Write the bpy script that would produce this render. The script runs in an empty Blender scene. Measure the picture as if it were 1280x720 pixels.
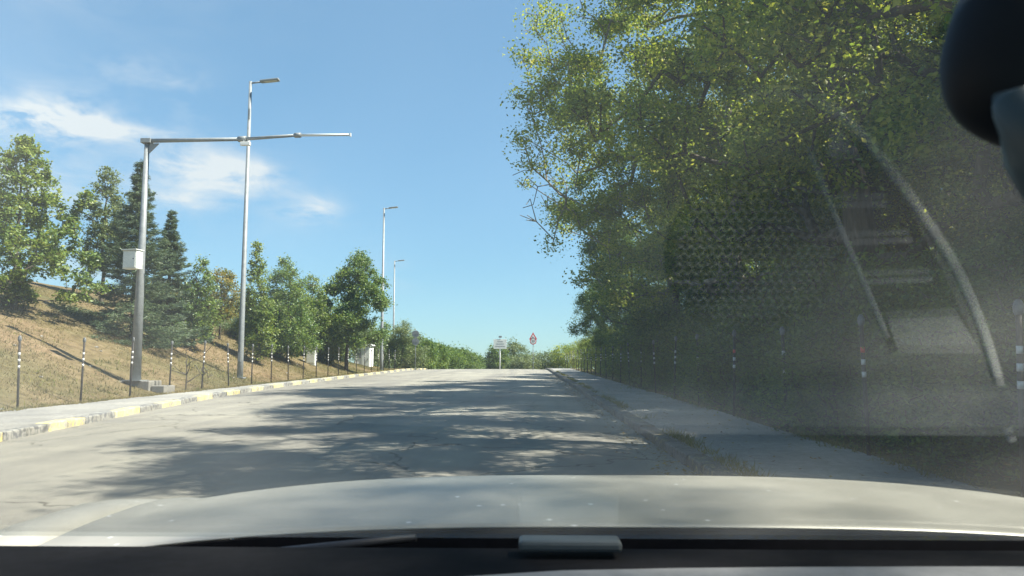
import bpy, bmesh, math, random
import numpy as np
from mathutils import Vector, Matrix, Euler

R = math.radians
scene = bpy.context.scene
C = scene.collection

# ------------------------------------------------------------------ camera
FPX = 950.0                                  # focal length in pixels of the 1280-wide photograph
CAM = Vector((0, 0, 1.4))
cd = bpy.data.cameras.new('camera')
cd.sensor_width = 36.0
cd.lens = FPX / 1280 * 36
cd.clip_start = 0.02
cd.clip_end = 6000
cd.dof.use_dof = True
cd.dof.focus_distance = 35
cd.dof.aperture_fstop = 13.0
cam = bpy.data.objects.new('camera', cd)
C.objects.link(cam)
cam.location = CAM
cam.rotation_euler = (R(90) + math.atan(98 / FPX), 0, math.atan(20 / FPX))
scene.camera = cam
CM = cam.rotation_euler.to_matrix()

# ------------------------------------------------------------------ sky, sun, exposure
SUN_EL, SUN_AZ = R(53), R(98)                # azimuth measured from +Y towards +X
sdir = Vector((math.cos(SUN_EL) * math.sin(SUN_AZ), math.cos(SUN_EL) * math.cos(SUN_AZ), math.sin(SUN_EL)))
sl = bpy.data.lights.new('sun', 'SUN')
sl.energy = 5.0
sl.angle = R(0.53)
sl.color = (1.0, 0.94, 0.84)
so = bpy.data.objects.new('sun', sl)
C.objects.link(so)
so.rotation_euler = (-sdir).to_track_quat('-Z', 'Y').to_euler()
so.location = (60, 20, 80)
scene.view_settings.view_transform = 'Standard'
scene.view_settings.look = 'None'
scene.view_settings.gamma = 1
scene.view_settings.exposure = 1.62
scene.cycles.max_bounces = 6
scene.cycles.diffuse_bounces = 2
scene.cycles.glossy_bounces = 3
scene.cycles.transmission_bounces = 4
scene.cycles.transparent_max_bounces = 8
scene.view_settings.use_curve_mapping = False


def pdir(px, py):
    return (CM @ Vector((px - 640, -(py - 360), -FPX))).normalized()


def at(px, py, Y):
    d = pdir(px, py)
    return CAM + d * (Y / d.y)


world = bpy.data.worlds.new('World')
scene.world = world
world.use_nodes = True
wn, wl = world.node_tree.nodes, world.node_tree.links
wn.clear()
sky = wn.new('ShaderNodeTexSky')
sky.sky_type = 'NISHITA'
sky.sun_disc = False
sky.sun_elevation = SUN_EL
sky.sun_rotation = SUN_AZ
sky.air_density = 1.0
sky.dust_density = 0.15
sky.ozone_density = 1.6
SKY_STRENGTH = 0.087
bg = wn.new('ShaderNodeBackground')
bg.inputs['Strength'].default_value = SKY_STRENGTH
wout = wn.new('ShaderNodeOutputWorld')
tc = wn.new('ShaderNodeTexCoord')


def wmath(op, a, b=None, clamp=False):
    n = wn.new('ShaderNodeMath')
    n.operation = op
    n.use_clamp = clamp
    for i, v in enumerate((a, b)):
        if v is None:
            continue
        if isinstance(v, (int, float)):
            n.inputs[i].default_value = v
        else:
            wl.new(v, n.inputs[i])
    return n.outputs[0]


# clouds: thin cumulus streaks; each is a soft ellipse of directions broken up by noise
mp = wn.new('ShaderNodeMapping')
mp.inputs['Scale'].default_value = (8, 8, 20)
wl.new(tc.outputs['Generated'], mp.inputs['Vector'])
nz = wn.new('ShaderNodeTexNoise')
nz.inputs['Scale'].default_value = 1.7
nz.inputs['Detail'].default_value = 7
nz.inputs['Roughness'].default_value = 0.58
nz.inputs['Distortion'].default_value = 0.35
wl.new(mp.outputs[0], nz.inputs['Vector'])
nz2 = wn.new('ShaderNodeTexNoise')
nz2.inputs['Scale'].default_value = 0.55
nz2.inputs['Detail'].default_value = 3
wl.new(mp.outputs[0], nz2.inputs['Vector'])
total = None
clouds = [(74, 142, 45, 20, 1.5), (20, 152, 60, 14, 1.1), (140, 160, 70, 10, 1.2), (258, 213, 60, 20, 1.5), (318, 222, 26, 16, .7), (165, 90, 50, 18, .45), (235, 125, 22, 24, .35),
          (388, 262, 30, 14, 1.1), (232, 250, 32, 10, .9), (-150, 210, 120, 26, 1.0), (95, 330, 70, 22, .5), (480, 345, 40, 20, .15),
          (-600, 100, 300, 40, 1.0), (-300, -200, 200, 50, .8)]
for px, py, sx, sy, amp in clouds:
    d = pdir(px, py)
    rx = Vector((d.y, -d.x, 0)).normalized()
    ry = rx.cross(d)
    def dotn(v):
        n = wn.new('ShaderNodeVectorMath')
        n.operation = 'DOT_PRODUCT'
        wl.new(tc.outputs['Generated'], n.inputs[0])
        n.inputs[1].default_value = v
        return n.outputs['Value']
    u = wmath('MULTIPLY', dotn(rx), FPX / sx)
    v = wmath('MULTIPLY', dotn(ry), FPX / sy)
    r2 = wmath('ADD', wmath('MULTIPLY', u, u), wmath('MULTIPLY', v, v))
    g = wmath('POWER', 2.718, wmath('MULTIPLY', r2, -0.8))
    g = wmath('MULTIPLY', g, amp)
    front = wmath('GREATER_THAN', dotn(d), 0.0)
    g = wmath('MULTIPLY', g, front)
    total = g if total is None else wmath('ADD', total, g)
fl = wmath('ADD', wmath('MULTIPLY', wmath('SUBTRACT', nz.outputs['Fac'], 0.37), 3.6), wmath('MULTIPLY', wmath('SUBTRACT', nz2.outputs['Fac'], 0.5), 1.0))
cl = wmath('MULTIPLY', total, fl, True)
cl = wmath('MULTIPLY', cl, 0.9)
mx = wn.new('ShaderNodeMix')
mx.data_type = 'RGBA'
mx.inputs[7].default_value = (3.7, 3.85, 4.0, 1)
wl.new(cl, mx.inputs[0])
gm_ = wn.new('ShaderNodeGamma')              # hazy summer air: a softer fall-off from horizon to zenith
gm_.inputs['Gamma'].default_value = 0.6
wl.new(sky.outputs[0], gm_.inputs['Color'])
tint = wn.new('ShaderNodeMix')
tint.data_type = 'RGBA'
tint.blend_type = 'MULTIPLY'
tint.inputs[0].default_value = 1
tint.inputs[7].default_value = (0.82, 1.18, 1.4, 1)
wl.new(gm_.outputs[0], tint.inputs[6])
wl.new(tint.outputs[2], mx.inputs[6])
wl.new(mx.outputs[2], bg.inputs['Color'])
wl.new(bg.outputs[0], wout.inputs['Surface'])

# ------------------------------------------------------------------ helpers
def tag(o, label=None, cat=None, group=None, kind=None):
    if label: o['label'] = label
    if cat: o['category'] = cat
    if group: o['group'] = group
    if kind: o['kind'] = kind
    return o


def empty(name, loc=(0, 0, 0), rz=0, parent=None):
    o = bpy.data.objects.new(name, None)
    o.empty_display_size = 0.2
    C.objects.link(o)
    o.location = loc
    o.rotation_euler = (0, 0, rz)
    o.parent = parent
    return o


def arr_mesh(name, V, F, smooth=False, mats=None):
    V = np.asarray(V, dtype=np.float32).reshape(-1, 3)
    F = np.asarray(F, dtype=np.int32)
    n = F.shape[1]
    me = bpy.data.meshes.new(name)
    me.vertices.add(len(V))
    me.vertices.foreach_set('co', V.ravel())
    me.loops.add(F.size)
    me.loops.foreach_set('vertex_index', F.ravel())
    me.polygons.add(len(F))
    me.polygons.foreach_set('loop_start', np.arange(0, F.size, n, dtype=np.int32))
    me.polygons.foreach_set('use_smooth', np.full(len(F), smooth, dtype=bool))
    if mats is not None:
        me.polygons.foreach_set('material_index', np.asarray(mats, dtype=np.int32))
    me.update(calc_edges=True)
    return me


def link(name, me, mat=None, parent=None, loc=None):
    if mat is not None and len(me.materials) == 0:
        for m in (mat if isinstance(mat, (list, tuple)) else [mat]):
            me.materials.append(m)
    o = bpy.data.objects.new(name, me)
    C.objects.link(o)
    o.parent = parent
    if loc is not None:
        o.location = loc
    return o


def copy_tree(o, parent=None):
    c = o.copy()
    C.objects.link(c)
    c.parent = parent
    for ch in list(o.children):
        copy_tree(ch, c)
    return c


class MB:
    """collects simple shapes into ONE mesh"""
    def __init__(self):
        self.bm = bmesh.new()

    def box(self, c, s, rot=None, bevel=0.0):
        r = bmesh.ops.create_cube(self.bm, size=1.0)
        vs = r['verts']
        bmesh.ops.scale(self.bm, vec=s, verts=vs)
        if bevel:
            es = list({e for v in vs for e in v.link_edges})
            g = bmesh.ops.bevel(self.bm, geom=es, offset=bevel, segments=2, affect='EDGES', profile=0.5)
            vs = list({v for f in g['faces'] for v in f.verts} | {v for v in vs if v.is_valid})
        if rot is not None:
            bmesh.ops.rotate(self.bm, cent=(0, 0, 0), matrix=rot, verts=vs)
        bmesh.ops.translate(self.bm, vec=c, verts=vs)
        return self

    def tube(self, pts, radii, n=12, cap=True):
        pts = [Vector(p) for p in pts]
        if isinstance(radii, (int, float)):
            radii = [radii] * len(pts)
        rings = []
        up = Vector((0, 0, 1))
        for i, p in enumerate(pts):
            t = (pts[min(i + 1, len(pts) - 1)] - pts[max(i - 1, 0)]).normalized()
            a = t.cross(up)
            if a.length < 1e-3:
                a = t.cross(Vector((1, 0, 0)))
            a.normalize()
            b = t.cross(a).normalized()
            rings.append([self.bm.verts.new(p + (a * math.cos(2 * math.pi * k / n) + b * math.sin(2 * math.pi * k / n)) * radii[i]) for k in range(n)])
        for i in range(len(rings) - 1):
            for k in range(n):
                f = self.bm.faces.new((rings[i][k], rings[i][(k + 1) % n], rings[i + 1][(k + 1) % n], rings[i + 1][k]))
                f.smooth = True
        if cap:
            self.bm.faces.new(rings[0])
            self.bm.faces.new(list(reversed(rings[-1])))
        return self

    def prism(self, pts, y0, y1):
        """polygon of (x, z) points extruded along y"""
        a = [self.bm.verts.new((x, y0, z)) for x, z in pts]
        b = [self.bm.verts.new((x, y1, z)) for x, z in pts]
        self.bm.faces.new(a)
        self.bm.faces.new(list(reversed(b)))
        for i in range(len(pts)):
            j = (i + 1) % len(pts)
            self.bm.faces.new((a[j], a[i], b[i], b[j]))
        return self

    def mesh(self, name):
        bmesh.ops.recalc_face_normals(self.bm, faces=self.bm.faces)
        me = bpy.data.meshes.new(name)
        self.bm.to_mesh(me)
        self.bm.free()
        return me

    def build(self, name, mat, parent=None, loc=None):
        return link(name, self.mesh(name), mat, parent, loc)


# ------------------------------------------------------------------ materials
def nodes_of(name):
    m = bpy.data.materials.new(name)
    m.use_nodes = True
    n, l = m.node_tree.nodes, m.node_tree.links
    return m, n, l, n['Principled BSDF']


def ramp(n, stops):
    r = n.new('ShaderNodeValToRGB')
    e = r.color_ramp.elements
    while len(e) < len(stops):
        e.new(0.5)
    for k, (p, c) in enumerate(stops):
        e[k].position = p
        e[k].color = (c[0], c[1], c[2], 1)
    return r


def surf(name, stops, scale=5.0, detail=6, rough=0.85, bump=0.2, bump_scale=40, metallic=0.0, spec=0.3, big=None, coat=0.0, stretch=None):
    """noise-driven colour between the given stops, with fine relief"""
    m, n, l, b = nodes_of(name)
    t = n.new('ShaderNodeTexCoord')
    vec = t.outputs['Object']
    if stretch:
        mp = n.new('ShaderNodeMapping')
        mp.inputs['Scale'].default_value = stretch
        l.new(vec, mp.inputs['Vector'])
        vec = mp.outputs[0]
    z = n.new('ShaderNodeTexNoise')
    z.inputs['Scale'].default_value = scale
    z.inputs['Detail'].default_value = detail
    z.inputs['Roughness'].default_value = 0.62
    l.new(vec, z.inputs['Vector'])
    r = ramp(n, stops)
    l.new(z.outputs['Fac'], r.inputs[0])
    col = r.outputs[0]
    if big:
        z2 = n.new('ShaderNodeTexNoise')
        z2.inputs['Scale'].default_value = big[0]
        z2.inputs['Detail'].default_value = 4
        l.new(vec, z2.inputs['Vector'])
        r2 = ramp(n, [(0.38, big[1]), (0.64, big[2])])
        l.new(z2.outputs['Fac'], r2.inputs[0])
        mm = n.new('ShaderNodeMix')
        mm.data_type = 'RGBA'
        mm.blend_type = 'MULTIPLY'
        mm.inputs[0].default_value = 1
        l.new(col, mm.inputs[6])
        l.new(r2.outputs[0], mm.inputs[7])
        col = mm.outputs[2]
    l.new(col, b.inputs['Base Color'])
    b.inputs['Roughness'].default_value = rough
    b.inputs['Metallic'].default_value = metallic
    b.inputs['Specular IOR Level'].default_value = spec
    b.inputs['Coat Weight'].default_value = coat
    if bump:
        zb = n.new('ShaderNodeTexNoise')
        zb.inputs['Scale'].default_value = bump_scale
        zb.inputs['Detail'].default_value = 5
        l.new(vec, zb.inputs['Vector'])
        bp = n.new('ShaderNodeBump')
        bp.inputs['Strength'].default_value = bump
        bp.inputs['Distance'].default_value = 0.02
        l.new(zb.outputs['Fac'], bp.inputs['Height'])
        l.new(bp.outputs[0], b.inputs['Normal'])
    return m


def leaf_mat(name, cols, trans=0.4, rough=0.5, spec=0.4):
    m, n, l, b = nodes_of(name)
    g = n.new('ShaderNodeNewGeometry')
    r = ramp(n, [(k / max(1, len(cols) - 1), c) for k, c in enumerate(cols)])
    l.new(g.outputs['Random Per Island'], r.inputs[0])
    t = n.new('ShaderNodeTexCoord')
    z = n.new('ShaderNodeTexNoise')
    z.inputs['Scale'].default_value = 0.55
    z.inputs['Detail'].default_value = 2
    l.new(t.outputs['Object'], z.inputs['Vector'])
    r2 = ramp(n, [(0.3, (0.72, 0.8, 0.75)), (0.7, (1.25, 1.15, 0.9))])
    l.new(z.outputs['Fac'], r2.inputs[0])
    mm = n.new('ShaderNodeMix')
    mm.data_type = 'RGBA'
    mm.blend_type = 'MULTIPLY'
    mm.inputs[0].default_value = 1
    l.new(r.outputs[0], mm.inputs[6])
    l.new(r2.outputs[0], mm.inputs[7])
    col = mm.outputs[2]
    l.new(col, b.inputs['Base Color'])
    b.inputs['Roughness'].default_value = rough
    b.inputs['Specular IOR Level'].default_value = spec
    tr = n.new('ShaderNodeBsdfTranslucent')
    hs = n.new('ShaderNodeHueSaturation')
    hs.inputs['Hue'].default_value = 0.485
    hs.inputs['Saturation'].default_value = 1.1
    hs.inputs['Value'].default_value = 1.5
    l.new(col, hs.inputs['Color'])
    l.new(hs.outputs[0], tr.inputs['Color'])
    mix = n.new('ShaderNodeMixShader')
    mix.inputs[0].default_value = trans
    l.new(b.outputs[0], mix.inputs[1])
    l.new(tr.outputs[0], mix.inputs[2])
    l.new(mix.outputs[0], n['Material Output'].inputs['Surface'])
    return m


def asphalt():
    m, n, l, b = nodes_of('road_asphalt')
    t = n.new('ShaderNodeTexCoord')
    def noise(scale, detail, st=None, rough=0.6):
        v = t.outputs['Object']
        if st:
            mp = n.new('ShaderNodeMapping')
            mp.inputs['Scale'].default_value = st
            l.new(v, mp.inputs['Vector'])
            v = mp.outputs[0]
        z = n.new('ShaderNodeTexNoise')
        z.inputs['Scale'].default_value = scale
        z.inputs['Detail'].default_value = detail
        z.inputs['Roughness'].default_value = rough
        l.new(v, z.inputs['Vector'])
        return z.outputs['Fac']
    def mul(a, c, fac=1.0):
        mm = n.new('ShaderNodeMix')
        mm.data_type = 'RGBA'
        mm.blend_type = 'MULTIPLY'
        mm.inputs[0].default_value = fac
        l.new(a, mm.inputs[6])
        l.new(c, mm.inputs[7])
        return mm.outputs[2]
    r = ramp(n, [(0.3, (0.21, 0.196, 0.167)), (0.55, (0.285, 0.268, 0.23)), (0.75, (0.34, 0.32, 0.276))])
    l.new(noise(60, 5, rough=0.8), r.inputs[0])
    col = r.outputs[0]
    r2 = ramp(n, [(0.33, (0.74, 0.74, 0.76)), (0.62, (1.1, 1.09, 1.05))])
    l.new(noise(0.35, 5), r2.inputs[0])
    col = mul(col, r2.outputs[0])
    # wheel tracks and oil along the lanes
    r3 = ramp(n, [(0.36, (0.78, 0.78, 0.8)), (0.6, (1.05, 1.05, 1.03))])
    l.new(noise(1.0, 3, (0.9, 0.03, 1)), r3.inputs[0])
    col = mul(col, r3.outputs[0])
    # cracks
    vo = n.new('ShaderNodeTexVoronoi')
    vo.feature = 'DISTANCE_TO_EDGE'
    vo.inputs['Scale'].default_value = 0.33
    mp = n.new('ShaderNodeMapping')
    wz = n.new('ShaderNodeTexNoise')
    wz.inputs['Scale'].default_value = 1.3
    wz.inputs['Detail'].default_value = 6
    l.new(t.outputs['Object'], wz.inputs['Vector'])
    wa = n.new('ShaderNodeVectorMath')
    wa.operation = 'MULTIPLY_ADD'
    wa.inputs[1].default_value = (1.6, 1.6, 0)
    l.new(wz.outputs['Color'], wa.inputs[0])
    l.new(t.outputs['Object'], wa.inputs[2])
    l.new(wa.outputs[0], vo.inputs['Vector'])
    rc = ramp(n, [(0.0, (0.28, 0.27, 0.26)), (0.011, (1, 1, 1))])
    l.new(vo.outputs['Distance'], rc.inputs[0])
    rm = ramp(n, [(0.4, (0, 0, 0)), (0.5, (1, 1, 1))])
    l.new(noise(0.16, 2), rm.inputs[0])
    mm = n.new('ShaderNodeMix')
    mm.data_type = 'RGBA'
    l.new(rm.outputs[0], mm.inputs[0])
    mm.inputs[6].default_value = (1, 1, 1, 1)
    l.new(rc.outputs[0], mm.inputs[7])
    col = mul(col, mm.outputs[2])
    l.new(col, b.inputs['Base Color'])
    b.inputs['Roughness'].default_value = 0.82
    b.inputs['Specular IOR Level'].default_value = 0.35
    bp = n.new('ShaderNodeBump')
    bp.inputs['Strength'].default_value = 0.35
    bp.inputs['Distance'].default_value = 0.01
    l.new(noise(110, 4, rough=0.7), bp.inputs['Height'])
    l.new(bp.outputs[0], b.inputs['Normal'])
    return m


def worn_paint(name, paint, under, wear=0.5, scale=9):
    m, n, l, b = nodes_of(name)
    t = n.new('ShaderNodeNewGeometry')
    z = n.new('ShaderNodeTexNoise')
    z.inputs['Scale'].default_value = scale
    z.inputs['Detail'].default_value = 8
    z.inputs['Roughness'].default_value = 0.7
    l.new(t.outputs['Position'], z.inputs['Vector'])
    r = ramp(n, [(wear - 0.06, paint), (wear + 0.06, under)])
    l.new(z.outputs['Fac'], r.inputs[0])
    z2 = n.new('ShaderNodeTexNoise')
    z2.inputs['Scale'].default_value = 2.2
    z2.inputs['Detail'].default_value = 6
    l.new(t.outputs['Position'], z2.inputs['Vector'])
    r2 = ramp(n, [(0.3, (0.7, 0.68, 0.64)), (0.7, (1.1, 1.1, 1.1))])
    l.new(z2.outputs['Fac'], r2.inputs[0])
    mm = n.new('ShaderNodeMix')
    mm.data_type = 'RGBA'
    mm.blend_type = 'MULTIPLY'
    mm.inputs[0].default_value = 1
    l.new(r.outputs[0], mm.inputs[6])
    l.new(r2.outputs[0], mm.inputs[7])
    l.new(mm.outputs[2], b.inputs['Base Color'])
    b.inputs['Roughness'].default_value = 0.8
    bp = n.new('ShaderNodeBump')
    bp.inputs['Strength'].default_value = 0.3
    bp.inputs['Distance'].default_value = 0.01
    l.new(z.outputs['Fac'], bp.inputs['Height'])
    l.new(bp.outputs[0], b.inputs['Normal'])
    return m


M = {}
M['road'] = asphalt()
M['pave'] = surf('pavement_concrete', [(0.3, (0.25, 0.24, 0.22)), (0.6, (0.34, 0.33, 0.305)), (0.8, (0.4, 0.385, 0.355))], 9, 8, 0.9, 0.3, 90, big=(0.5, (0.75, 0.75, 0.76), (1.08, 1.07, 1.04)))
M['soil'] = surf('dry_bank_soil', [(0.25, (0.075, 0.058, 0.035)), (0.42, (0.135, 0.104, 0.06)), (0.58, (0.18, 0.142, 0.086)), (0.8, (0.26, 0.215, 0.15))], 3.0, 10, 0.95, 0.8, 9, spec=0.1, big=(0.16, (0.6, 0.7, 0.52), (1.15, 1.03, 1.0)))
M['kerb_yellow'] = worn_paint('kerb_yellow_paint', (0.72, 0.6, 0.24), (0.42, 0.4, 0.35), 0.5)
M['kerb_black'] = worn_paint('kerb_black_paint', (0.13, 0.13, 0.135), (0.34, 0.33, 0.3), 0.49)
M['kerb_old_yellow'] = worn_paint('kerb_old_yellow_paint', (0.4, 0.33, 0.14), (0.13, 0.125, 0.115), 0.41)  # faded paint on worn stone, darkened further to paint in the shaded kerb face
M['kerb_old_grey'] = worn_paint('kerb_old_grey_stone', (0.07, 0.07, 0.07), (0.16, 0.155, 0.145), 0.45)  # worn stone, its greys lowered to include shade on the road side
M['galv'] = surf('galvanised_steel', [(0.3, (0.2, 0.215, 0.222)), (0.7, (0.29, 0.305, 0.312))], 6, 6, 0.5, 0.05, 60, metallic=0.2)
M['galv_light'] = surf('light_grey_tube', [(0.3, (0.6, 0.61, 0.61)), (0.7, (0.72, 0.73, 0.73))], 6, 4, 0.5, 0)
M['cabinet'] = surf('cabinet_paint', [(0.3, (0.62, 0.64, 0.6)), (0.7, (0.74, 0.76, 0.72))], 4, 6, 0.5, 0.03, 40)
M['white'] = surf('white_paint', [(0.3, (0.74, 0.74, 0.72)), (0.7, (0.82, 0.82, 0.8))], 4, 6, 0.55, 0.03, 40)
M['lens'] = surf('lamp_glass', [(0.3, (0.5, 0.5, 0.47)), (0.7, (0.6, 0.6, 0.56))], 30, 2, 0.2, 0)
M['black_plastic'] = surf('black_plastic', [(0.3, (0.012, 0.012, 0.014)), (0.7, (0.022, 0.022, 0.024))], 20, 4, 0.5, 0.05, 200)
M['post_black'] = surf('post_black_paint', [(0.3, (0.018, 0.016, 0.015)), (0.7, (0.05, 0.042, 0.036))], 14, 6, 0.6, 0.05, 120)
M['band_white'] = surf('reflective_white', [(0.35, (0.4, 0.39, 0.37)), (0.6, (0.68, 0.67, 0.65))], 20, 6, 0.5, 0)
M['band_red'] = surf('reflective_red', [(0.3, (0.5, 0.06, 0.05)), (0.7, (0.6, 0.09, 0.07))], 20, 3, 0.4, 0)
M['cap_grey'] = surf('post_cap_grey', [(0.3, (0.1, 0.105, 0.11)), (0.7, (0.2, 0.205, 0.21))], 20, 3, 0.35, 0)
M['concrete'] = surf('foundation_concrete', [(0.3, (0.17, 0.16, 0.14)), (0.7, (0.27, 0.255, 0.225))], 6, 8, 0.9, 0.4, 40)
M['sign_back'] = surf('sign_back_grey', [(0.3, (0.2, 0.21, 0.22)), (0.7, (0.27, 0.28, 0.29))], 6, 3, 0.5, 0, metallic=0.3)
M['sign_red'] = surf('sign_red', [(0.3, (0.6, 0.03, 0.035)), (0.7, (0.66, 0.045, 0.045))], 6, 3, 0.4, 0)
M['sign_black'] = surf('sign_black', [(0.3, (0.02, 0.02, 0.02)), (0.7, (0.03, 0.03, 0.03))], 6, 3, 0.5, 0)
M['bark'] = surf('bark', [(0.3, (0.05, 0.042, 0.033)), (0.55, (0.105, 0.09, 0.072)), (0.75, (0.17, 0.15, 0.125))], 5, 8, 0.95, 0.9, 12, spec=0.1, stretch=(2, 2, 0.5))
M['bark_pale'] = surf('bark_pale', [(0.3, (0.13, 0.115, 0.095)), (0.55, (0.22, 0.2, 0.165)), (0.75, (0.32, 0.295, 0.25))], 5, 8, 0.95, 0.9, 12, spec=0.1, stretch=(2, 2, 0.5))
M['leaf_wood'] = leaf_mat('woodland_leaf', [(0.073, 0.121, 0.028), (0.122, 0.187, 0.040), (0.170, 0.241, 0.050), (0.230, 0.294, 0.061), (0.303, 0.341, 0.077), (0.351, 0.362, 0.099)], 0.48)
M['leaf_wood2'] = leaf_mat('woodland_leaf_dark', [(0.046, 0.088, 0.027), (0.077, 0.138, 0.035), (0.116, 0.184, 0.039), (0.169, 0.230, 0.048)], 0.38)
M['leaf_maple'] = leaf_mat('young_maple_leaf', [(0.070, 0.120, 0.034), (0.117, 0.184, 0.046), (0.173, 0.241, 0.057), (0.266, 0.304, 0.098)], 0.36, 0.42, 0.5)
M['leaf_yellow'] = leaf_mat('yellowing_leaf', [(0.099, 0.132, 0.039), (0.165, 0.182, 0.050), (0.253, 0.220, 0.055), (0.286, 0.209, 0.066)], 0.4)
M['leaf_green'] = leaf_mat('street_tree_leaf', [(0.053, 0.111, 0.031), (0.099, 0.169, 0.042), (0.153, 0.221, 0.060), (0.214, 0.271, 0.084)], 0.36, 0.42, 0.5)
M['leaf_grey'] = leaf_mat('grey_green_leaf', [(0.090, 0.127, 0.058), (0.134, 0.179, 0.076), (0.211, 0.246, 0.117)], 0.35)
M['needle'] = leaf_mat('spruce_needle', [(0.039, 0.068, 0.038), (0.062, 0.102, 0.057), (0.098, 0.145, 0.082), (0.147, 0.187, 0.116)], 0.15, 0.5)
M['grass'] = leaf_mat('dry_grass_blade', [(0.12, 0.1, 0.048), (0.17, 0.145, 0.072), (0.21, 0.18, 0.095), (0.12, 0.125, 0.048), (0.25, 0.22, 0.13)], 0.25, 0.7, 0.1)
M['weed'] = leaf_mat('kerb_weed_blade', [(0.09, 0.12, 0.035), (0.16, 0.17, 0.06), (0.26, 0.22, 0.09)], 0.3, 0.7, 0.1)
M['litter'] = leaf_mat('fallen_leaf', [(0.16, 0.11, 0.05), (0.24, 0.17, 0.07), (0.32, 0.25, 0.1), (0.12, 0.1, 0.05)], 0.1, 0.8, 0.1)

# ------------------------------------------------------------------ terrain
S0 = 0.0137
def zc(Y):
    Y = np.asarray(Y, dtype=float)
    k = (0.034 + S0) / 45.0
    t = np.clip(Y - 70, 0, 45)
    z = S0 * np.minimum(Y, 70) + S0 * t - k * t * t / 2
    z = z - 0.034 * np.clip(Y - 115, 0, 200) - 0.02 * np.clip(Y - 315, 0, None)
    return z


KY = [-30, 4, 12.4, 16.9, 22, 29.4, 40, 58, 80, 130, 400]
KX = [-4.5, -7.4, -8.6, -9.35, -10.15, -10.95, -11.4, -11.7, -11.9, -12.2, -13]
def xl(Y):
    Y = np.asarray(Y, dtype=float)
    return sum(np.interp(Y + d, KY, KX) for d in (-6, -3, 0, 3, 6)) / 5


XR, XRB = 2.0, 4.35          # right kerb face, back of the right pavement
XPL = -12.25                 # line of posts on the left


def sm(a, b, x):
    t = np.clip((np.asarray(x, dtype=float) - a) / (b - a), 0, 1)
    return t * t * (3 - 2 * t)


def wob(x, y):
    return (np.sin(x * 0.9 + y * 0.37 + 1.2) + np.sin(x * 0.43 - y * 0.71) + 0.6 * np.sin(x * 1.9 + y * 1.3 + 0.4) + 0.4 * np.sin(x * 3.3 - y * 2.7)) / 3.0


def G(X, Y):
    X = np.asarray(X, dtype=float)
    Y = np.asarray(Y, dtype=float)
    z = zc(Y)
    d = np.clip(-12.0 - X, 0, None)
    rise = 0.51 * d - 0.51 * 0.9 * (1 - np.exp(-d / 0.9))
    top = 6.0
    rise = top * (1 - np.exp(-(rise / top) - 0.55 * (rise / top) ** 3))
    bank = rise * (1 - sm(52, 84, Y))
    inside = (X > -12.0) & (X < XRB)
    z = z + np.where(inside, -0.25, 0.1) + bank + np.where(d > 0.3, 0.09, 0) * wob(X, Y)
    e = np.clip(X - XRB - 0.3, 0, None)
    z = z + np.where(X > XRB, 0.07 * wob(X, Y) - 0.02 * np.minimum(e, 40), 0)
    return z


def g(X, Y):
    return float(G(X, Y))


def grid_mesh(name, xs, ys, zf):
    Xg, Yg = np.meshgrid(xs, ys)
    Z = zf(Xg, Yg)
    V = np.stack([Xg, Yg, Z], -1).reshape(-1, 3)
    nx, ny = len(xs), len(ys)
    i = np.arange(nx - 1)[None, :] + np.arange(ny - 1)[:, None] * nx
    F = np.stack([i, i + 1, i + 1 + nx, i + nx], -1).reshape(-1, 4)
    return arr_mesh(name, V, F, True)


xs = np.concatenate([np.linspace(-1500, -120, 12), np.linspace(-100, -45, 12), np.arange(-42, -12.6, 0.6), [-12.3, -12.05, -11.95, -11.7], np.linspace(-11, 4, 7), [4.3, 4.4, 4.6], np.arange(5, 30, 0.9), np.linspace(32, 120, 14), np.linspace(160, 1500, 12)])
ys = np.concatenate([np.linspace(-60, -6, 8), np.arange(-3, 95, 0.8), np.linspace(97, 160, 20), np.linspace(175, 600, 14), np.linspace(800, 2600, 6)])
ground = link('ground', grid_mesh('ground', xs, ys, G), M['soil'])
tag(ground, 'dry grassy soil of the bank and the verge', kind='structure')

# road sheet
ry = np.concatenate([np.linspace(-25, 0, 8), np.arange(1.5, 130, 1.5), np.linspace(135, 320, 16)])
NX = 14
V = []
for y in ry:
    a, b_ = float(xl(y)) - 0.02, XR + 0.02
    for k in range(NX):
        x = a + (b_ - a) * k / (NX - 1)
        u = k / (NX - 1)
        V.append((x, y, float(zc(y)) - 0.06 * (2 * u - 1) ** 4 + 0.06))
V = np.array(V)
i = np.arange(NX - 1)[None, :] + np.arange(len(ry) - 1)[:, None] * NX
F = np.stack([i, i + 1, i + 1 + NX, i + NX], -1).reshape(-1, 4)
road = link('road', arr_mesh('road', V, F, True), M['road'])
tag(road, 'sun-bleached asphalt road running up to a crest', kind='structure')


def strip_solid(name, xa, xb, ztop, zbot, y0, y1, step, mat):
    yy = np.arange(y0, y1 + 1e-6, step)
    V = []
    for y in yy:
        a, b_, z = float(xa(y)), float(xb(y)), float(zc(y))
        V += [(a, y, z + zbot), (a, y, z + ztop), ((a + b_) / 2, y, z + ztop + 0.01), (b_, y, z + ztop), (b_, y, z + zbot)]
    n = 5
    F = []
    for r in range(len(yy) - 1):
        for k in range(n - 1):
            F.append((r * n + k, r * n + k + 1, (r + 1) * n + k + 1, (r + 1) * n + k))
    me = arr_mesh(name, V, F)
    bm = bmesh.new(); bm.from_mesh(me)
    bmesh.ops.recalc_face_normals(bm, faces=bm.faces)
    bm.to_mesh(me); bm.free()
    return link(name, me, mat)


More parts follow.
